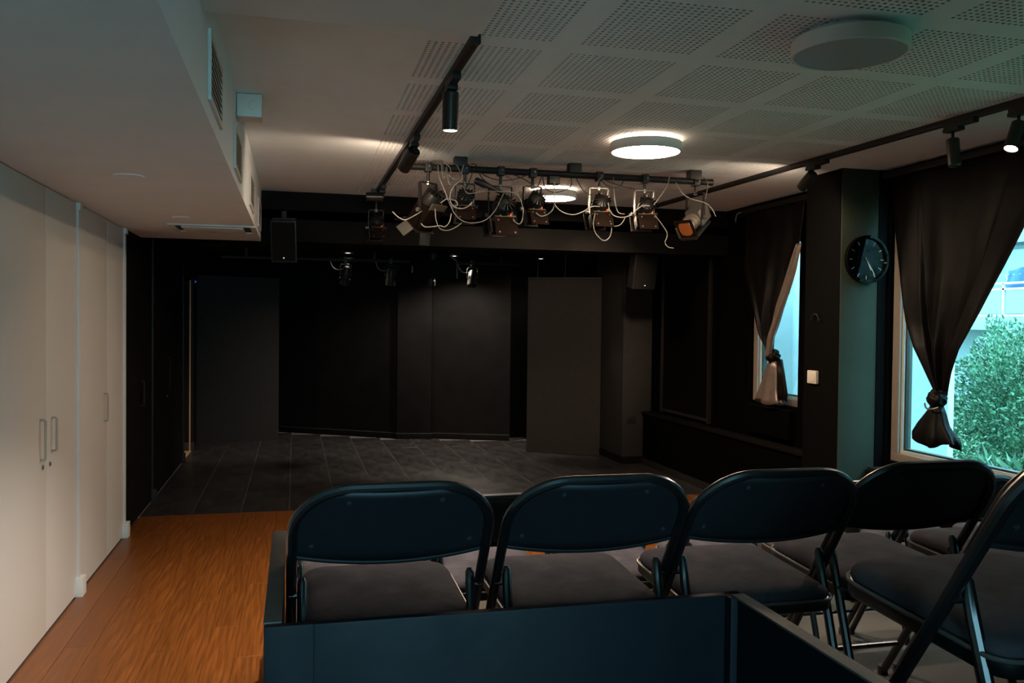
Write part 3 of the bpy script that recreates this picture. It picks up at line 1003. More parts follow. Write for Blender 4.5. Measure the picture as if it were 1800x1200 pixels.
def spotlight(label, loc, aim, lit, stem=0.05, m='spot', zrot=0.0, L=0.16, r_=0.038):
    """hangs from the track: adapter, stem, cylinder aimed along AIM"""
    t_ = thing('track_spotlight', label, 'spotlight', loc, zrot)
    MB().bx(-0.019, 0.019, -0.16, 0.05, -0.030, 0.0).bx(-0.024, 0.024, -0.06, 0.05, -0.050, -0.030).build('adapter', 'track', t_, 0.003)
    MB().cyl((0, 0, -0.045), (0, 0, -0.05 - stem), 0.008, None, 12).build('stem', 'track', t_)
    a = Vector(aim).normalized()
    piv = Vector((0, 0, -0.05 - stem))
    q = Vector((0, 0, -1)).rotation_difference(a).to_matrix().to_4x4()
    b_ = MB()
    b_.M = Matrix.Translation(piv + a * 0.02) @ q
    b_.lathe([(0, 0.03), (r_ - 0.004, 0.03), (r_, 0.026), (r_, -L + 0.03), (r_ - 0.003, -L + 0.028), (r_ - 0.005, -L + 0.034), (0, -L + 0.034)], 28)
    b_.build('body', m, t_)
    b_ = MB()
    b_.M = Matrix.Translation(piv + a * 0.02) @ q
    b_.lathe([(r_ - 0.004, -L + 0.033), (r_ - 0.010, -L + 0.029), (0, -L + 0.029)], 24)
    b_.build('lens', 'spot_on' if lit else 'lens', t_)
    b_ = MB()
    b_.M = Matrix.Translation(piv) @ Matrix.Rotation(R(90), 4, 'Y')
    b_.cyl((0, 0, -0.022), (0, 0, 0.022), 0.012, None, 12)
    b_.build('pivot_knob', 'track', t_)
    return t_, piv + a * (L - 0.005), a


def beam(parent, p, a, energy, angle, blend, color=WARM, size=0.03):
    l = bpy.data.lights.new('beam', 'SPOT')
    l.energy, l.spot_size, l.spot_blend, l.color, l.shadow_soft_size = energy, R(angle), blend, color, size
    o = bpy.data.objects.new('beam', l)
    COL.objects.link(o)
    o.parent = parent
    o.location = p
    o.rotation_euler = Vector((0, 0, -1)).rotation_difference(a).to_euler()
    return o


ZT = ZC - 0.034
t_, p, a = spotlight('lit black spotlight hanging straight down from the beam-side track', (0.695, 4.02, ZT), (0.0, 0.04, -1), True, 0.012, 'spot', 0, 0.175)
beam(t_, p, a, 270, 112, 0.5, (1.0, 0.87, 0.76))
t_, p, a = spotlight('black spotlight on the beam-side track turned away towards the stage wall', (0.700, 5.36, ZT), (-0.30, 0.76, -0.54), True, 0.025, 'track', 0, 0.165, 0.040)
beam(t_, p, a, 13, 172, 0.4)
t_, p, a = spotlight('grey spotlight lying level at the stage end of the track', (0.700, 7.36, ZT), (-1.0, 0.05, -0.02), False, 0.03, 'spot', 0, 0.14)
t_, p, a = spotlight('unlit satin spotlight hanging down on the window-side track', (3.475, 4.06, ZT), (-0.05, -0.18, -1), False, 0.05, 'spot', R(2.35), 0.15, 0.034)
t_, p, a = spotlight('lit spotlight over the large curtained window, tilted towards the seats', (3.520, 3.66, ZT), (-0.42, -0.10, -0.9), True, 0.045, 'spot', R(2.35), 0.15, 0.034)
beam(t_, p, a, 70, 110, 0.5, (1.0, 0.87, 0.76))
t_, p, a = spotlight('black spotlight in front of the pillar, turned towards the stage', (3.430, 5.32, ZT), (-0.12, 0.80, -0.58), True, 0.03, 'track', R(2.35), 0.14, 0.036)
beam(t_, p, a, 14, 172, 0.4)

# ================================================================== LANTERN BAR
YP, ZP = 6.03, 2.77
t = thing('lantern_bar', 'long black pipe carrying the stage lanterns under the ceiling', 'pipe', (0, YP, ZP))
MB().cyl((0.74, 0, 0), (3.03, 0, 0), 0.024, None, 18).build('pipe', 'track', t)
for xx in (1.115, 2.89, 1.95):
    MB().bx(xx - 0.045, xx + 0.045, -0.04, 0.04, 0.012, ZC - ZP).build('ceiling_bracket', 'lamp_black', t, 0.004)
for xx in (0.735, 3.035):
    MB().cyl((xx - 0.006, 0, 0), (xx + 0.006, 0, 0), 0.026, None, 18).build('end_cap', 'lamp_black', t)
MB().bx(1.755, 1.835, -0.035, 0.035, -0.075, -0.02).build('junction_box', 'lamp_black', t, 0.004)


def lantern(label, x, pan, tilt, kind, drop=0.10, s=1.0, y=YP, z=ZP, plate=True):
    t_ = thing('stage_lantern', label, 'stage lantern', (x, y, z), 0, 'stage lanterns hung on the bar')
    # clamp round the pipe with its wing screw
    MB().bx(-0.024, 0.024, -0.034, 0.034, -0.034, 0.030).build('clamp', 'lamp_black', t_, 0.006)
    MB().cyl((0, -0.030, -0.002), (0, -0.062, -0.002), 0.006, None, 10).build('clamp_screw', 'steel', t_)
    MB().cyl((0, 0, -0.03), (0, 0, -drop), 0.011, None, 12).build('stem', 'lamp_black', t_)
    MB().cyl((0, 0, -drop - 0.018), (0, 0, -drop + 0.006), 0.014, None, 6).build('stem_nut', 'steel', t_)
    hw = 0.072 * s
    Rz = Matrix.Rotation(pan, 4, 'Z')
    yl = 0.178 * s
    b_ = MB()
    b_.M = Rz
    c = 0.016
    # a flat strap bent into a U: top bar and two cheeks with rounded shoulders
    prof = [(-hw, -drop - yl), (-hw, -drop - c), (-hw + c * 0.3, -drop - c * 0.3), (-hw + c, -drop), (hw - c, -drop), (hw - c * 0.3, -drop - c * 0.3), (hw, -drop - c), (hw, -drop - yl)]
    inn = [(-hw + 0.008, -drop - yl), (-hw + 0.008, -drop - c), (-hw + c * 0.45, -drop - c * 0.55), (-hw + c, -drop - 0.008), (hw - c, -drop - 0.008), (hw - c * 0.45, -drop - c * 0.55), (hw - 0.008, -drop - c), (hw - 0.008, -drop - yl)]
    vs, fs = [], []
    for yy in (-0.013, 0.013):
        vs += [(px_, yy, pz_) for px_, pz_ in prof] + [(px_, yy, pz_) for px_, pz_ in inn]
    n_ = len(prof)
    for i in range(n_ - 1):
        o1, o2, i1, i2 = i, i + 1, n_ + i, n_ + i + 1
        q = 2 * n_
        fs += [(o1, o2, i2, i1), (q + o1, q + i1, q + i2, q + o2), (o1, q + o1, q + o2, o2), (i1, i2, q + i2, q + i1)]
    b_.add(vs, fs)
    b_.build('yoke', 'lamp_black' if kind != 'steel' else 'steel', t_)
    pv = Vector((0, 0, -drop - yl + 0.012))
    H = Matrix.Translation(pv) @ Rz @ Matrix.Rotation(-tilt, 4, 'X')
    for sg in (-1, 1):
        b_ = MB()
        b_.M = Matrix.Translation(pv) @ Rz
        b_.cyl((sg * (hw - 0.004), 0, 0), (sg * (hw + 0.022), 0, 0), 0.013, 0.015, 12)
        b_.build('tilt_knob', 'steel' if sg < 0 else 'lamp_black', t_)

    def part(nm, m, fn, bev=0.0, parent=None, T=Matrix.Identity(4)):
        q_ = MB()
        q_.M = H @ T
        fn(q_)
        return q_.build(nm, m, parent or t_, bev)
    AX = Matrix.Rotation(R(-90), 4, 'X')   # lathe z -> local +y (beam direction)
    if kind in ('fresnel', 'steel'):
        hs = part('housing', 'brown', lambda q_: q_.bx(-0.058 * s, 0.058 * s, -0.045 * s, 0.105 * s, -0.062 * s, 0.062 * s), 0.010)
        cap = part('rear_cap', 'lamp_black', lambda q_: q_.lathe([(0, -0.125 * s), (0.030 * s, -0.125 * s), (0.052 * s, -0.112 * s), (0.060 * s, -0.085 * s), (0.060 * s, -0.040 * s)], 24), 0, None, Matrix.Translation((0, 0, 0.018 * s)) @ AX)
        for i in range(14):
            a_ = 2 * PI * i / 14
            part('cooling_fin', 'lamp_black', lambda q_: q_.bx(-0.0015, 0.0015, 0.018 * s, 0.060 * s, -0.134 * s, -0.060 * s), 0, cap, Matrix.Translation((0, 0, 0.018 * s)) @ AX @ Matrix.Rotation(a_, 4, 'Z'))
        tr = part('terminal_tray', 'tray', lambda q_: q_.bx(-0.062 * s, 0.062 * s, -0.085 * s, -0.040 * s, -0.058 * s, -0.050 * s), 0.002)
        for sx in (-0.022, 0.020):
            part('terminal_stub', 'tray', lambda q_: q_.cyl((sx * s, -0.066 * s, -0.050 * s), (sx * s, -0.066 * s, -0.022 * s), 0.009 * s, None, 10), 0, tr)
        part('cable_gland', 'gland', lambda q_: q_.cyl((0.034 * s, -0.07 * s, -0.046 * s), (0.042 * s, -0.075 * s, -0.018 * s), 0.006 * s, 0.005 * s, 8), 0, tr)
        if plate:
            rp = part('rear_plate', 'brown', lambda q_: q_.bx(-0.066 * s, 0.066 * s, -0.086 * s, -0.080 * s, -0.175 * s, -0.056 * s), 0.003)
            for sx in (-0.045, 0.045):
                for sz in (-0.155, -0.08):
                    part('screw', 'steel', lambda q_: q_.cyl((sx * s, -0.086 * s, sz * s), (sx * s, -0.090 * s, sz * s), 0.005 * s, None, 8), 0, rp)
        part('gel_frame', 'lamp_black', lambda q_: q_.bx(-0.075 * s, 0.075 * s, 0.105 * s, 0.114 * s, -0.075 * s, -0.055 * s).bx(-0.075 * s, 0.075 * s, 0.105 * s, 0.114 * s, 0.055 * s, 0.075 * s).bx(-0.075 * s, -0.055 * s, 0.105 * s, 0.114 * s, -0.055 * s, 0.055 * s).bx(0.055 * s, 0.075 * s, 0.105 * s, 0.114 * s, -0.055 * s, 0.055 * s), 0.002)
        part('lens', 'lens', lambda q_: q_.lathe([(0.056 * s, 0.104 * s), (0.045 * s, 0.112 * s), (0, 0.118 * s)], 24), 0, None, AX)
        if plate:
          part('side_clip', 'silver', lambda q_: q_.bx(-0.070 * s, -0.064 * s, -0.03 * s, 0.03 * s, -0.12 * s, -0.03 * s), 0.002)
    else:
        part('housing', 'steel', lambda q_: q_.bx(-0.055 * s, 0.055 * s, -0.10 * s, 0.02 * s, -0.055 * s, 0.055 * s), 0.012)
        part('rear_cap', 'lamp_black', lambda q_: q_.lathe([(0, -0.135 * s), (0.04 * s, -0.13 * s), (0.052 * s, -0.10 * s)], 20), 0, None, AX)
        part('barrel', 'barrel', lambda q_: q_.lathe([(0.046 * s, 0.02 * s), (0.052 * s, 0.025 * s), (0.052 * s, 0.045 * s), (0.047 * s, 0.047 * s), (0.047 * s, 0.062 * s), (0.052 * s, 0.064 * s), (0.052 * s, 0.084 * s), (0.047 * s, 0.086 * s), (0.047 * s, 0.100 * s), (0.053 * s, 0.102 * s), (0.053 * s, 0.135 * s), (0.045 * s, 0.135 * s)], 28), 0, None, AX)
        part('gel_frame', 'brown', lambda q_: q_.bx(-0.070 * s, 0.070 * s, 0.135 * s, 0.141 * s, -0.070 * s, -0.05 * s).bx(-0.070 * s, 0.070 * s, 0.135 * s, 0.141 * s, 0.05 * s, 0.070 * s).bx(-0.070 * s, -0.05 * s, 0.135 * s, 0.141 * s, -0.05 * s, 0.05 * s).bx(0.05 * s, 0.070 * s, 0.135 * s, 0.141 * s, -0.05 * s, 0.05 * s), 0.002)
        part('gel', 'gel', lambda q_: q_.lathe([(0.052 * s, 0.137 * s), (0, 0.139 * s)], 24), 0, None, AX)
        part('side_channel', 'silver', lambda q_: q_.bx(0.058 * s, 0.070 * s, -0.06 * s, 0.15 * s, -0.062 * s, 0.02 * s), 0.003)
        part('lower_channel', 'lamp_black', lambda q_: q_.bx(-0.062 * s, 0.062 * s, -0.06 * s, 0.15 * s, -0.078 * s, -0.062 * s), 0.003)
    return t_, part


_, pt = lantern('lantern with open silver flaps at the bar end by the track', 0.890, R(38), R(48), 'fresnel', 0.105, 1.18, plate=False)
for nm, M_ in (('barn_door', Matrix.Translation((0, 0.128, -0.085)) @ Matrix.Rotation(R(-35), 4, 'X')),):
    pt(nm, 'lamp_black', lambda q_: q_.bx(-0.05, 0.05, 0, 0.085, -0.003, 0.003), 0.001, None, M_)
pt('barn_door', 'silver', lambda q_: q_.bx(-0.003, 0.003, 0, 0.085, -0.05, 0.05), 0.001, None, Matrix.Translation((-0.09, 0.128, 0)) @ Matrix.Rotation(R(35), 4, 'Z'))
pt('barn_door', 'lamp_black', lambda q_: q_.bx(-0.08, 0.08, 0, 0.10, -0.003, 0.003), 0.001, None, Matrix.Translation((0, 0.128, 0.085)) @ Matrix.Rotation(R(40), 4, 'X'))
lantern('dark lantern under the coil of grey cable', 1.150, R(-6), R(30), 'fresnel', 0.10, 0.98)
lantern('large brown lantern with two pale stubs, third along the bar', 1.405, R(4), R(24), 'fresnel', 0.105, 1.25)
lantern('brown lantern in front of the lit disc lamp', 1.640, R(8), R(26), 'fresnel', 0.095, 1.0)
lantern('lantern with a pale cable looping below its brown plate', 2.140, R(-3), R(28), 'steel', 0.085, 1.05)
t_, pt = lantern('lantern with orange cable glands next to the profile lantern', 2.495, R(-8), R(26), 'steel', 0.085, 1.05)
beam(t_, Vector((0.03, 0.16, -0.32)), Vector((0.80, 4.9, -1.25)).normalized(), 190, 40, 0.8, WARM, 0.06)  # added beam from a dark-lensed lantern, brightens the cord-hung wing panel
lantern('pale ribbed profile lantern with an orange gel at the window end', 2.905, R(120), R(38), 'profile', 0.085, 1.12)
lantern('small dark lantern hanging before the black header', 0.680, R(5), R(30), 'fresnel', 0.13, 0.95, 7.70, 2.80)
MB().bx(0.64, 0.72, 7.66, 7.74, 2.80, ZC).build('hanger_plate', 'lamp_black', bpy.data.objects['stage_lantern.007']).matrix_parent_inverse = Matrix.Translation((-0.68, -7.70, -2.80))

# ------------------------------------------------------------------ cables on the bar
CAB = {
    'c1': [(0.953, 2.782), (0.961, 2.705), (1.001, 2.608), (1.042, 2.512), (1.076, 2.448), (1.13, 2.404), (1.204, 2.393), (1.292, 2.417), (1.36, 2.486), (1.407, 2.581), (1.427, 2.615)],
    'c2': [(1.133, 2.792), (1.12, 2.739), (1.121, 2.693), (1.067, 2.644), (1.041, 2.591), (1.042, 2.538), (1.069, 2.5), (1.116, 2.489), (1.163, 2.504), (1.196, 2.538)],
    'c3': [(1.141, 2.622), (1.169, 2.597), (1.229, 2.606), (1.304, 2.619), (1.386, 2.62), (1.482, 2.618), (1.538, 2.58), (1.563, 2.501), (1.56, 2.44), (1.54, 2.399), (1.505, 2.412), (1.491, 2.438)],
    'c4': [(0.838, 2.376), (0.865, 2.354), (0.917, 2.356), (0.97, 2.365), (1.004, 2.359), (1.037, 2.394), (1.049, 2.453)],
    'c5': [(0.642, 2.449), (0.675, 2.418), (0.708, 2.4), (0.747, 2.402)],
    'c6': [(0.936, 2.481), (0.943, 2.403), (0.971, 2.345), (1.024, 2.334), (1.077, 2.356), (1.124, 2.39)],
    'c7': [(0.973, 2.81), (0.987, 2.706), (1.0, 2.7), (1.013, 2.773), (1.02, 2.708), (1.034, 2.656), (1.044, 2.663), (1.04, 2.761), (0.999, 2.798), (0.986, 2.797), (0.993, 2.732), (1.033, 2.715), (1.067, 2.69), (1.1, 2.699), (1.107, 2.745), (1.073, 2.796), (1.019, 2.799)],
    'c8': [(1.194, 2.77), (1.19, 2.723), (1.161, 2.649), (1.142, 2.608)],
    'c9': [(0.975, 2.522), (1.015, 2.55), (1.075, 2.543), (1.092, 2.517), (1.072, 2.503)],
    'c10': [(1.187, 2.802), (1.22, 2.797), (1.262, 2.713), (1.33, 2.664), (1.392, 2.653)],
    'd1': [(1.793, 2.70), (1.793, 2.569), (1.819, 2.521), (1.87, 2.491), (1.939, 2.481), (2.007, 2.504), (2.076, 2.544), (2.137, 2.547)],
    'd2': [(2.202, 2.578), (2.216, 2.521), (2.251, 2.486), (2.313, 2.476), (2.375, 2.495), (2.436, 2.547), (2.481, 2.57), (2.526, 2.568)],
    'd3': [(2.103, 2.5), (2.091, 2.426), (2.105, 2.361), (2.149, 2.313), (2.184, 2.304), (2.218, 2.332), (2.231, 2.39), (2.217, 2.447)],
    'd4': [(2.186, 2.425), (2.235, 2.407), (2.296, 2.421), (2.327, 2.46), (2.331, 2.476)],
    'd5': [(2.68, 2.792), (2.658, 2.716), (2.605, 2.638), (2.557, 2.577)],
    'd6': [(2.731, 2.75), (2.787, 2.671), (2.861, 2.633), (2.972, 2.608), (3.028, 2.564), (3.057, 2.514)],
    'd7': [(2.913, 2.804), (2.969, 2.79), (2.988, 2.74), (2.971, 2.638)],
    'd8': [(2.567, 2.502), (2.617, 2.446), (2.664, 2.381), (2.664, 2.339), (2.651, 2.305), (2.675, 2.272), (2.72, 2.265)],
    'd10': [(1.706, 2.75), (1.724, 2.663), (1.792, 2.633), (1.868, 2.653), (1.919, 2.688), (1.918, 2.753)],
    'd11': [(1.952, 2.75), (1.996, 2.676), (2.04, 2.637), (2.075, 2.63)],
    'd12': [(2.168, 2.787), (2.125, 2.731), (2.109, 2.681)],
    'd13': [(2.125, 2.75), (2.205, 2.694), (2.275, 2.693), (2.31, 2.724), (2.318, 2.774)],
    'd14': [(2.239, 2.761), (2.249, 2.622), (2.277, 2.516), (2.331, 2.501)],
    'd15': [(1.659, 2.482), (1.701, 2.46), (1.76, 2.486), (1.793, 2.544), (1.791, 2.706)],
    'd16': [(1.398, 2.75), (1.481, 2.707), (1.532, 2.589), (1.562, 2.51), (1.559, 2.422), (1.534, 2.397), (1.492, 2.419)],
    'd18': [(2.143, 2.75), (2.292, 2.706), (2.408, 2.687)],
    'e1': [(1.24, 2.76), (1.30, 2.72), (1.40, 2.70), (1.50, 2.712), (1.60, 2.75)],
    'e2': [(1.44, 2.76), (1.52, 2.735), (1.60, 2.70), (1.66, 2.66), (1.70, 2.75)],
}
CLAB = {
    'c1': ('grey', 'grey cable in a long hanging loop between the second and third lanterns'),
    'c2': ('white', 'pale cable curling round the dark lantern under the coil'),
    'c3': ('grey', 'grey cable running level and dropping beside the large brown lantern'),
    'c4': ('white', 'short pale cable sagging below the lantern with silver flaps'),
    'c5': ('white', 'pale cable end at the side of the silver-flapped lantern'),
    'c6': ('grey', 'thin grey cable drooping under the first lantern on the bar'),
    'c7': ('grey', 'coil of grey cable tied around the bar'),
    'c8': ('black', 'black cable slanting from the bar to the second lantern'),
    'c9': ('white', 'small pale cable curl between the first two lanterns'),
    'c10': ('black', 'black cable leading to the dangling plug connector'),
    'd1': ('white', 'pale cable sagging from the junction box to the lantern beyond the lit lamp'),
    'd2': ('white', 'pale cable hanging between the two lanterns with orange glands'),
    'd3': ('grey', 'grey cable looping below the brown plate, lowest loop on the bar'),
    'd4': ('grey', 'thin grey cable curving aside from the low loop'),
    'd5': ('white', 'pale cable falling from the bar to the lantern next to the profile one'),
    'd6': ('white', 'pale cable draped over the ribbed profile lantern'),
    'd7': ('grey', 'grey cable arching at the window end of the bar'),
    'd8': ('grey', 'thin grey cable dangling between the last two lanterns'),
    'd10': ('black', 'black cable looped in front of the lit disc lamp'),
    'd11': ('black', 'short black cable beside the lit disc lamp'),
    'd12': ('grey', 'short grey cable crossing the bar above the fifth lantern'),
    'd13': ('black', 'black cable swag under the bar beyond the fifth lantern'),
    'd14': ('grey', 'grey cable dropping straight between fifth and sixth lanterns'),
    'd15': ('grey', 'grey cable running from junction box to the lantern before the lit lamp'),
    'd16': ('grey', 'grey cable dropping past the fourth lantern'),
    'd18': ('black', 'black cable stretched to the clamp of the sixth lantern'),
    'e1': ('black', 'black cable swag under the bar above the large brown lantern'),
    'e2': ('black', 'black cable swag just before the lit disc lamp'),
}
rng = random.Random(5)
for k_, pts in CAB.items():
    colr, lab = CLAB[k_]
    n_ = len(pts)
    amp_ = rng.uniform(-0.03, 0.02)
    P_ = []
    for i, (x_, z_) in enumerate(pts):
        near = 0.115 * min(1.0, max(0.0, (2.77 - z_) / 0.07))     # sag clear of the lantern bodies, rise back to the pipe
        y_ = 5.995 - near + amp_ * 0.4 * math.sin(PI * i / (n_ - 1)) + rng.uniform(-0.006, 0.006)
        P_.append((x_ * y_ / 6.0, y_, 1.7 + (z_ - 1.7) * y_ / 6.0))
    if k_ == 'c5':
        P_.append((0.86, 6.00, 2.47))      # plugs into the first lantern
    r_ = 0.0036 if colr != 'black' else 0.0034
    tag(MB().tube(smooth_path(P_, 6), r_, 8).build('power_cable', 'cable_' + colr), lab, 'cable', 'cables tangled along the lantern bar')
t = thing('plug_connector', 'black plug connector dangling between two lanterns', 'connector', (1.30, 5.97, 2.65))
b = MB()
b.M = Matrix.Rotation(R(22), 4, 'Y')
b.tube([(-0.10, 0, 0), (-0.09, 0, 0), (-0.03, 0, 0), (0.0, 0, 0), (0.10, 0, 0)], [0.018, 0.024, 0.026, 0.018, 0.016], 14)
b.build('shell', 'lamp_black', t)
b = MB()
b.M = Matrix.Rotation(R(22), 4, 'Y')
b.cyl((0.09, 0, 0), (0.13, 0, 0), 0.010, 0.007, 10)
b.build('strain_relief', 'rubber', t)

# ================================================================== STAGE: speakers, rear bar, downlights
def speaker(label, loc, rot, w, h, d, led):
    t_ = thing('loudspeaker', label, 'loudspeaker', loc)
    t_.rotation_euler = rot
    MB().prism([(-w / 2, 0), (w / 2, 0), (w * 0.34, d), (-w * 0.34, d)], -h / 2, h / 2).build('cabinet', 'lamp_black', t_, 0.008)
    MB().bx(-w / 2 + 0.012, w / 2 - 0.012, -0.012, 0.0, -h / 2 + 0.012, h / 2 - 0.012).build('grille', 'header', t_, 0.003)
    MB().cyl((0, -0.016, -h / 2 + 0.04), (0, -0.011, -h / 2 + 0.04), 0.006, None, 10).build('status_light', led, t_)
    return t_


sp = speaker('black loudspeaker tilted down beside the end of the white soffit', (-0.10, 7.85, 2.38), (R(12), 0, R(-8)), 0.22, 0.36, 0.16, 'led_dim')
MB().bx(-0.02, 0.02, 0.05, 0.10, 0.17, 0.26).bx(-0.10, 0.10, 0.04, 0.11, 0.18, 0.20).build('bracket', 'trim_edge', sp, 0.003)
sp = speaker('black loudspeaker below the header near the blinded window', (3.44, 8.25, 2.24), (R(10), 0, R(10)), 0.27, 0.38, 0.18, 'led_dim')
MB().bx(-0.02, 0.02, 0.05, 0.10, 0.16, 0.25).bx(-0.13, 0.13, 0.04, 0.12, 0.185, 0.20).build('bracket', 'trim_edge', sp, 0.003)

t = thing('rear_lighting_bar', 'thin dark pipe across the rear of the stage', 'pipe', (0, 11.5, 2.49))
MB().cyl((-0.9, 0, 0), (2.95, 0, 0), 0.022, None, 14).build('pipe', 'trim_edge', t)
for xx in (-0.6, 1.0, 2.7):
    MB().bx(xx - 0.02, xx + 0.02, -0.02, 0.02, 0.01, 0.115).build('hanger', 'trim_edge', t, 0.003)


def par(label, x, pan, tilt, s=1.0):
    t_ = thing('par_lantern', label, 'stage lantern', (x, 11.5, 2.49), 0, 'small lanterns at the rear of the stage')
    MB().bx(-0.02, 0.02, -0.03, 0.03, -0.04, 0.03).build('clamp', 'lamp_black', t_, 0.004)
    MB().tube([(-0.07, 0, -0.20), (-0.07, 0, -0.08), (-0.05, 0, -0.06), (0.05, 0, -0.06), (0.07, 0, -0.08), (0.07, 0, -0.20)], 0.007, 8).build('yoke', 'lamp_black', t_)
    H = Matrix.Translation((0, 0, -0.20)) @ Matrix.Rotation(pan, 4, 'Z') @ Matrix.Rotation(tilt, 4, 'X')
    b_ = MB()
    b_.M = H
    b_.lathe([(0, 0.11 * s), (0.03 * s, 0.105 * s), (0.048 * s, 0.07 * s), (0.056 * s, 0.0), (0.056 * s, -0.04 * s), (0.062 * s, -0.042 * s), (0.062 * s, -0.11 * s), (0.056 * s, -0.11 * s), (0.054 * s, -0.06 * s)], 24)
    b_.build('can', 'lamp_black', t_)
    b_ = MB()
    b_.M = H
    b_.lathe([(0.054 * s, -0.062 * s), (0, -0.070 * s)], 24)
    b_.build('lens', 'lens', t_)
    MB().tube(smooth_path([(0, 0, -0.10), (-0.08, 0.02, -0.13), (-0.16, 0.02, -0.10), (-0.20, 0, 0.0)]), 0.006, 6).build('lead', 'cable_grey', t_)


par('small dark lantern on the rear bar nearest the doorway side', 0.63, R(20), R(25), 1.1)
par('small dark lantern second along the rear bar', 1.215, R(0), R(15), 1.05)
par('small dark lantern under the projector box', 1.745, R(0), R(10), 1.0)
par('small dark lantern at the far end of the rear bar', 2.305, R(-15), R(-25), 1.05)
t = thing('projector_box', 'dark projector box hung at the rear of the stage', 'projector', (1.745, 11.30, 2.385))
MB().bx(-0.28, 0.28, -0.13, 0.13, -0.115, 0.115).build('case', 'header', t, 0.01)
MB().bx(0.285, 0.297, -0.14, -0.12, -0.12, 0.10).build('bracket_strap', 'silver', t, 0.002)
MB().bx(-0.30, -0.282, -0.14, -0.10, -0.06, 0.03).build('side_clip', 'silver', t, 0.002)
MB().tube(smooth_path([(0.29, -0.13, 0.10), (0.24, -0.13, 0.14), (0.20, -0.13, 0.17), (0.25, -0.12, 0.19), (0.30, -0.12, 0.16)]), 0.008, 8).build('lead', 'cable_white', t)
MB().bx(-0.03, 0.03, -0.03, 0.03, 0.11, 0.215).build('ceiling_mount', 'lamp_black', t, 0.004)


def downlight(x, y, label, power):
    t_ = thing('downlight', label, 'downlight', (x, y, 2.60), 0, 'downlights in the black stage ceiling')
    MB().lathe([(0.050, -0.001), (0.075, -0.001), (0.078, -0.006), (0.050, -0.010)], 28).build('ring', 'steel', t_)
    MB().lathe([(0.051, -0.004), (0, -0.0045)], 24).build('lens', 'down_on', t_)
    beam(t_, Vector((0, 0, -0.012)), Vector((0, 0, -1)), power, 140, 0.6, (1.0, 0.85, 0.7), 0.04)


downlight(0.673, 11.70, 'small glowing downlight above the first rear lantern', 26)
downlight(2.10, 11.70, 'bright downlight beside the projector box', 130)
downlight(3.32, 11.72, 'small downlight above the cord-hung wing panel', 14)
t = thing('indicator_lamp', 'tiny blue indicator light above the open doorway', 'indicator', (XL, 12.09, 2.19))
MB().bx(0, 0.02, -0.03, 0.03, -0.03, 0.03).build('housing', 'lamp_black', t, 0.004)
MB().box((0.022, 0, 0), (0.006, 0.022, 0.022)).build('light', 'led_blue', t, 0.002)

# ================================================================== SEATING PLATFORMS
def tier(y0, y1, z, x0, label, front=True):
    t_ = thing('seating_platform', label, 'platform', (0, y0, 0), 0, 'stepped platforms under the seats')
    d = y1 - y0
    MB().bx(x0, 4.05, 0, d, z - 0.016, z).build('carpet', 'carpet', t_, 0.004)
    MB().bx(x0, 4.05, d - 0.02, d - 0.001, 0, z - 0.016).build('riser_board', 'carpet', t_)
    MB().bx(x0, x0 + 0.018, 0.001, d - 0.02, 0, z - 0.016).build('side_board', 'navy', t_)
    MB().bx(x0, 4.05, 0.02, d - 0.03, z - 0.035, z - 0.0165).build('deck_board', 'underlay', t_)
    MB().bx(x0, 4.05, d - 0.028, d + 0.002, z - 0.012, z + 0.0004).build('nosing', 'board_edge', t_, 0.002)


ZA, ZB, ZZ, ZCc = 0.538, 0.30, 0.745, 0.09
tier(3.72, 5.25, ZCc, -0.02, 'lowest carpeted seating step closest to the stage')
tier(2.72, 3.715, ZB, -0.02, 'second carpeted seating step up from the stage')
tier(1.87, 2.715, ZA, -0.02, 'third carpeted seating step holding the chairs behind the dark board')
tier(0.70, 1.865, ZZ, 0.930, 'highest carpeted seating step beside the control booth')

# booth partition
t = thing('booth_partition', 'low blue-black board partition enclosing the control booth', 'partition', (0, 0, 0))
MB().bx(-0.052, 0.038, 1.667, 1.685, 0, 1.13).build('end_panel', 'navy', t, 0.003)
MB().bx(0.0375, 0.886, 1.666, 1.685, 0, 1.13).build('front_panel', 'navy', t, 0.003)
MB().bx(0.885, 0.925, 1.640, 1.690, 0, 1.13).build('corner_post', 'navy', t, 0.004)
MB().bx(0.900, 0.922, 0.3, 1.640, 0, 1.128).build('return_panel', 'navy', t, 0.003)
MB().bx(0.896, 0.926, 0.3, 1.66, 1.128, 1.133).build('return_edge', 'board_edge', t, 0.002)
MB().bx(-0.054, -0.022, 1.685, 2.42, 0, 1.128).build('side_panel', 'navy', t, 0.003)
MB().bx(-0.055, -0.021, 1.685, 2.42, 1.128, 1.133).build('side_edge', 'board_edge', t, 0.002)

# ================================================================== CHAIRS
HT, YT0, YB0 = 0.80, 0.245, -0.268


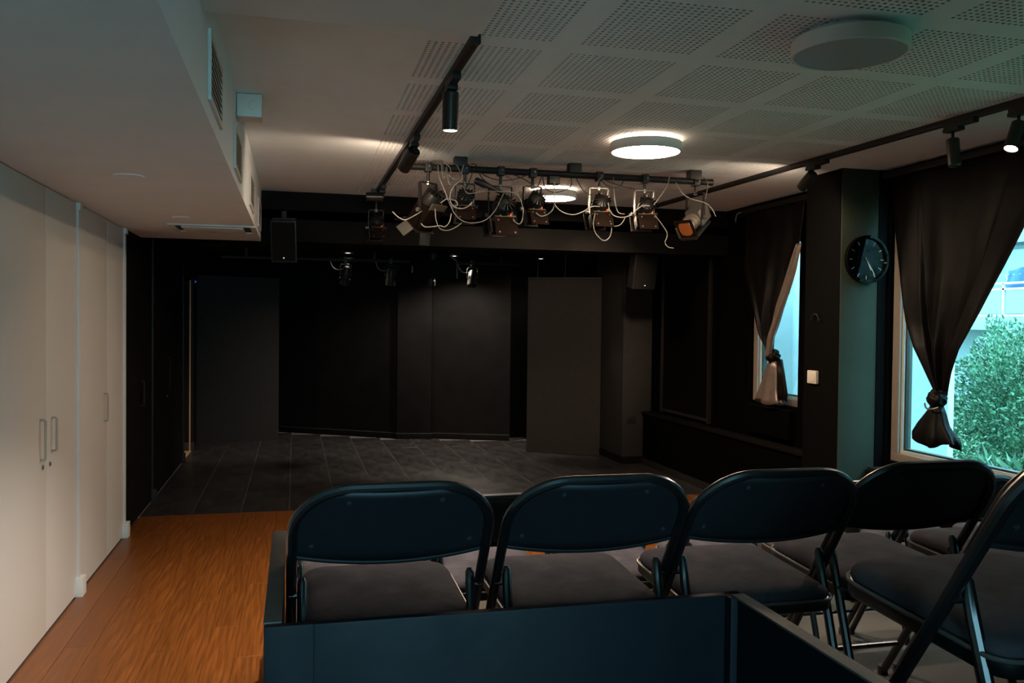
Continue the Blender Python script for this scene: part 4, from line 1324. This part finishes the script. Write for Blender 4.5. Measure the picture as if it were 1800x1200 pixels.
def make_chair(label):
    t_ = thing('folding_chair', label, 'chair', (0, 0, 0), 0, 'black folding chairs in rows')
    LL = math.hypot(HT, YT0 - YB0)
    hw, rc = 0.229, 0.137
    w_ = lambda w: (YT0 + (YB0 - YT0) * w / LL, HT * w / LL)
    nrm = Vector((0, -HT, -(YT0 - YB0))).normalized()     # rearwards normal of the back plane
    pth = [(-hw + 0.004, 0.012)] + [(-hw, (LL - rc) * q) for q in (0.35, 0.7, 0.97)]
    for i in range(0, 11):
        a_ = R(180 - 9 * i)
        pth.append((-hw + rc + rc * math.cos(a_), LL - rc - 0.012 + rc * math.sin(a_)))
    pth += [(-x_, w) for x_, w in reversed(pth)]
    MB().tube([(x_, *w_(w)) for x_, w in pth], 0.0125, 10).build('frame', 'chair', t_)
    # sheet metal back rest filling the arch
    pts, nu, nv = [], 28, 10
    wb, wt = LL - 0.225, LL - 0.014
    for i in range(nu + 1):
        u = -1 + 2 * i / nu
        row = []
        for j in range(nv + 1):
            w = wb + (wt - wb) * j / nv
            if w < LL - rc - 0.012:
                h_ = hw
            else:
                dw = min(rc, w - (LL - rc - 0.012))
                h_ = hw - rc + math.sqrt(max(0, rc * rc - dw * dw))
            h_ -= 0.002
            xx = u * h_
            y_, z_ = w_(w - (0.012 * (1 - u * u) if j == 0 else 0))
            p_ = Vector((xx, y_, z_)) + nrm * (0.020 * (1 - (xx / hw) ** 2) - 0.006)
            row.append(tuple(p_))
        pts.append(row)
    bk = MB().grid(pts).build('backrest', 'chair_back', t_, 0, 1.0)
    sm = bk.modifiers.new('thickness', 'SOLIDIFY')
    sm.thickness = 0.004
    sm.offset = 0
    MB().tube([pts[i][0] for i in range(nu + 1)], 0.006, 8).build('rolled_edge', 'chair_back', bk)
    for xx, w in ((-0.105, LL - 0.045), (0.105, LL - 0.045), (-0.185, LL - 0.185), (0.185, LL - 0.185)):
        y_, z_ = w_(w)
        c_ = Vector((xx, y_, z_)) + nrm * (0.020 * (1 - (xx / hw) ** 2) - 0.006)
        MB().tube([tuple(c_), tuple(c_ + nrm * 0.004), tuple(c_ + nrm * 0.006)], [0.007, 0.006, 0.002], 10).build('rivet', 'rivet', bk)
    # seat pan and cushion
    sy, hx, hy = 0.050, 0.208, 0.222

    def loft(rows, z_of):
        loops = []
        for ins, z_ in rows:
            loops.append([(x_, y_ + sy, z_ + z_of * y_) for x_, y_ in rrect(hx - ins, hy - ins, max(0.075 - ins, 0.012), max(0.045 - ins, 0.012), 5)])
        b_ = MB()
        n_ = len(loops[0])
        vs = [p for l_ in loops for p in l_]
        fs = []
        for i in range(len(loops) - 1):
            for j in range(n_):
                j2 = (j + 1) % n_
                fs.append((i * n_ + j, i * n_ + j2, (i + 1) * n_ + j2, (i + 1) * n_ + j))
        fs.append(tuple(range(n_))[::-1])
        fs.append(tuple((len(loops) - 1) * n_ + j for j in range(n_)))
        return b_.add(vs, fs)
    sl = 0.045
    loft([(0.02, 0.405), (0.004, 0.408), (0.0, 0.414), (0.0, 0.436), (0.006, 0.440)], sl).build('seat_pan', 'chair', t_, 0, 0.9)
    rim = [(x_, y_ + sy, 0.4385 + sl * y_) for x_, y_ in rrect(hx + 0.001, hy + 0.001, 0.075, 0.045, 6)]
    MB().tube(rim, 0.0045, 8, True).build('seat_rim', 'chair_rim', t_)
    loft([(0.008, 0.438), (0.004, 0.446), (0.006, 0.456), (0.016, 0.466), (0.035, 0.473), (0.07, 0.478), (0.12, 0.4805), (0.17, 0.481)], sl).build('cushion', 'suede', t_, 0, 1.2)
    # rear legs pivoting on the frame, cross bars and feet
    for sg in (-1, 1):
        yp, zp = w_(0.50 / HT * LL)
        MB().tube([(sg * 0.2035, yp - 0.012, 0.548), (sg * 0.2035, yp - 0.014, 0.538), (sg * 0.2035, yp - 0.030, 0.48), (sg * 0.203, -0.262, 0.012)], [0.006, 0.0115, 0.0125, 0.0115], 10).build('rear_leg', 'chair', t_)
        MB().cyl((sg * 0.194, yp - 0.012, 0.505), (sg * 0.234, yp - 0.012, 0.505), 0.007, None, 8).build('pivot', 'chair', t_)
        MB().cyl((sg * 0.2055, -0.262, 0.0005), (sg * 0.2055, -0.262, 0.03), 0.015, 0.0145, 10).build('rubber_foot', 'rubber', t_)
        MB().cyl((sg * (hw - 0.004), YT0 - 0.006, 0.0005), (sg * (hw - 0.004), YT0 - 0.006, 0.03), 0.0165, 0.0165, 10).build('rubber_foot', 'rubber', t_)
    y_, z_ = w_(0.16)
    MB().cyl((-hw + 0.005, y_, z_), (hw - 0.005, y_, z_), 0.008, None, 8).build('front_stretcher', 'chair', t_)
    MB().cyl((-0.202, -0.225, 0.10), (0.202, -0.225, 0.10), 0.008, None, 8).build('rear_stretcher', 'chair', t_)
    return t_


ROWS = [
    ('A', ZA, 2.218, [(0.223, 0, 0.4, 'black folding chair behind the dark board, end seat at the aisle'),
                      (0.725, 0, 0.0, 'black folding chair behind the dark board, second seat from the aisle'),
                      (1.209, 0.0, -0.3, 'black folding chair behind the board corner, third seat from the aisle'),
                      (1.690, 0.05, 0.0, 'black folding chair fourth from the aisle, beyond the board corner'),
                      (2.200, 0.05, 0.0, 'black folding chair fifth from the aisle, half hidden by the closest chair'),
                      (2.70, 0.05, 0.0, 'black folding chair sixth from the aisle in the row behind the board')]),
    ('B', ZB, 3.218, [(0.227, 0, 0.0, 'black folding chair in the middle row, end seat at the aisle'),
                      (0.722, 0, 0.3, 'black folding chair in the middle row under the lit spotlight, second from the aisle'),
                      (1.213, 0, -0.3, 'black folding chair in the middle row, third from the aisle'),
                      (1.706, 0, 0.3, 'black folding chair in the middle row, fourth from the aisle'),
                      (2.200, 0, 0.0, 'black folding chair in the middle row, fifth from the aisle, below the pillar'),
                      (2.695, 0, 0.0, 'black folding chair in the middle row, sixth from the aisle'),
                      (3.190, 0, 0.0, 'black folding chair in the middle row, closest to the large window')]),
    ('C', ZCc, 4.190, [(0.230, 0, 0.0, 'black folding chair in the front row, end seat at the aisle'),
                       (0.860, 0, 0.0, 'black folding chair in the front row, second from the aisle'),
                       (1.500, 0, 0.0, 'black folding chair in the front row, third from the aisle'),
                       (2.140, 0, 0.0, 'black folding chair in the front row, fourth from the aisle'),
                       (2.780, 0, 0.0, 'black folding chair in the front row, fifth from the aisle'),
                       (3.400, 0, 0.0, 'black folding chair in the front row, closest to the large window')]),
    ('Z', ZZ, 1.300, [(1.285, 0, 0.0, 'closest black folding chair on the highest step beside the booth')]),
]
proto = None
table = None
for nm, z, yc, lst in ROWS:
    for x_, dy, rz, lab in lst:
        if proto is None:
            proto = make_chair(lab)
            o = proto
            table = {}
            for c in COL.objects:
                if c.parent:
                    table.setdefault(c.parent.name, []).append(c)
        else:
            o = copy_tree(proto, None, table)
        o['label'] = lab
        o.location = (x_, yc + dy, z)
        o.rotation_euler = (0, 0, R(rz))
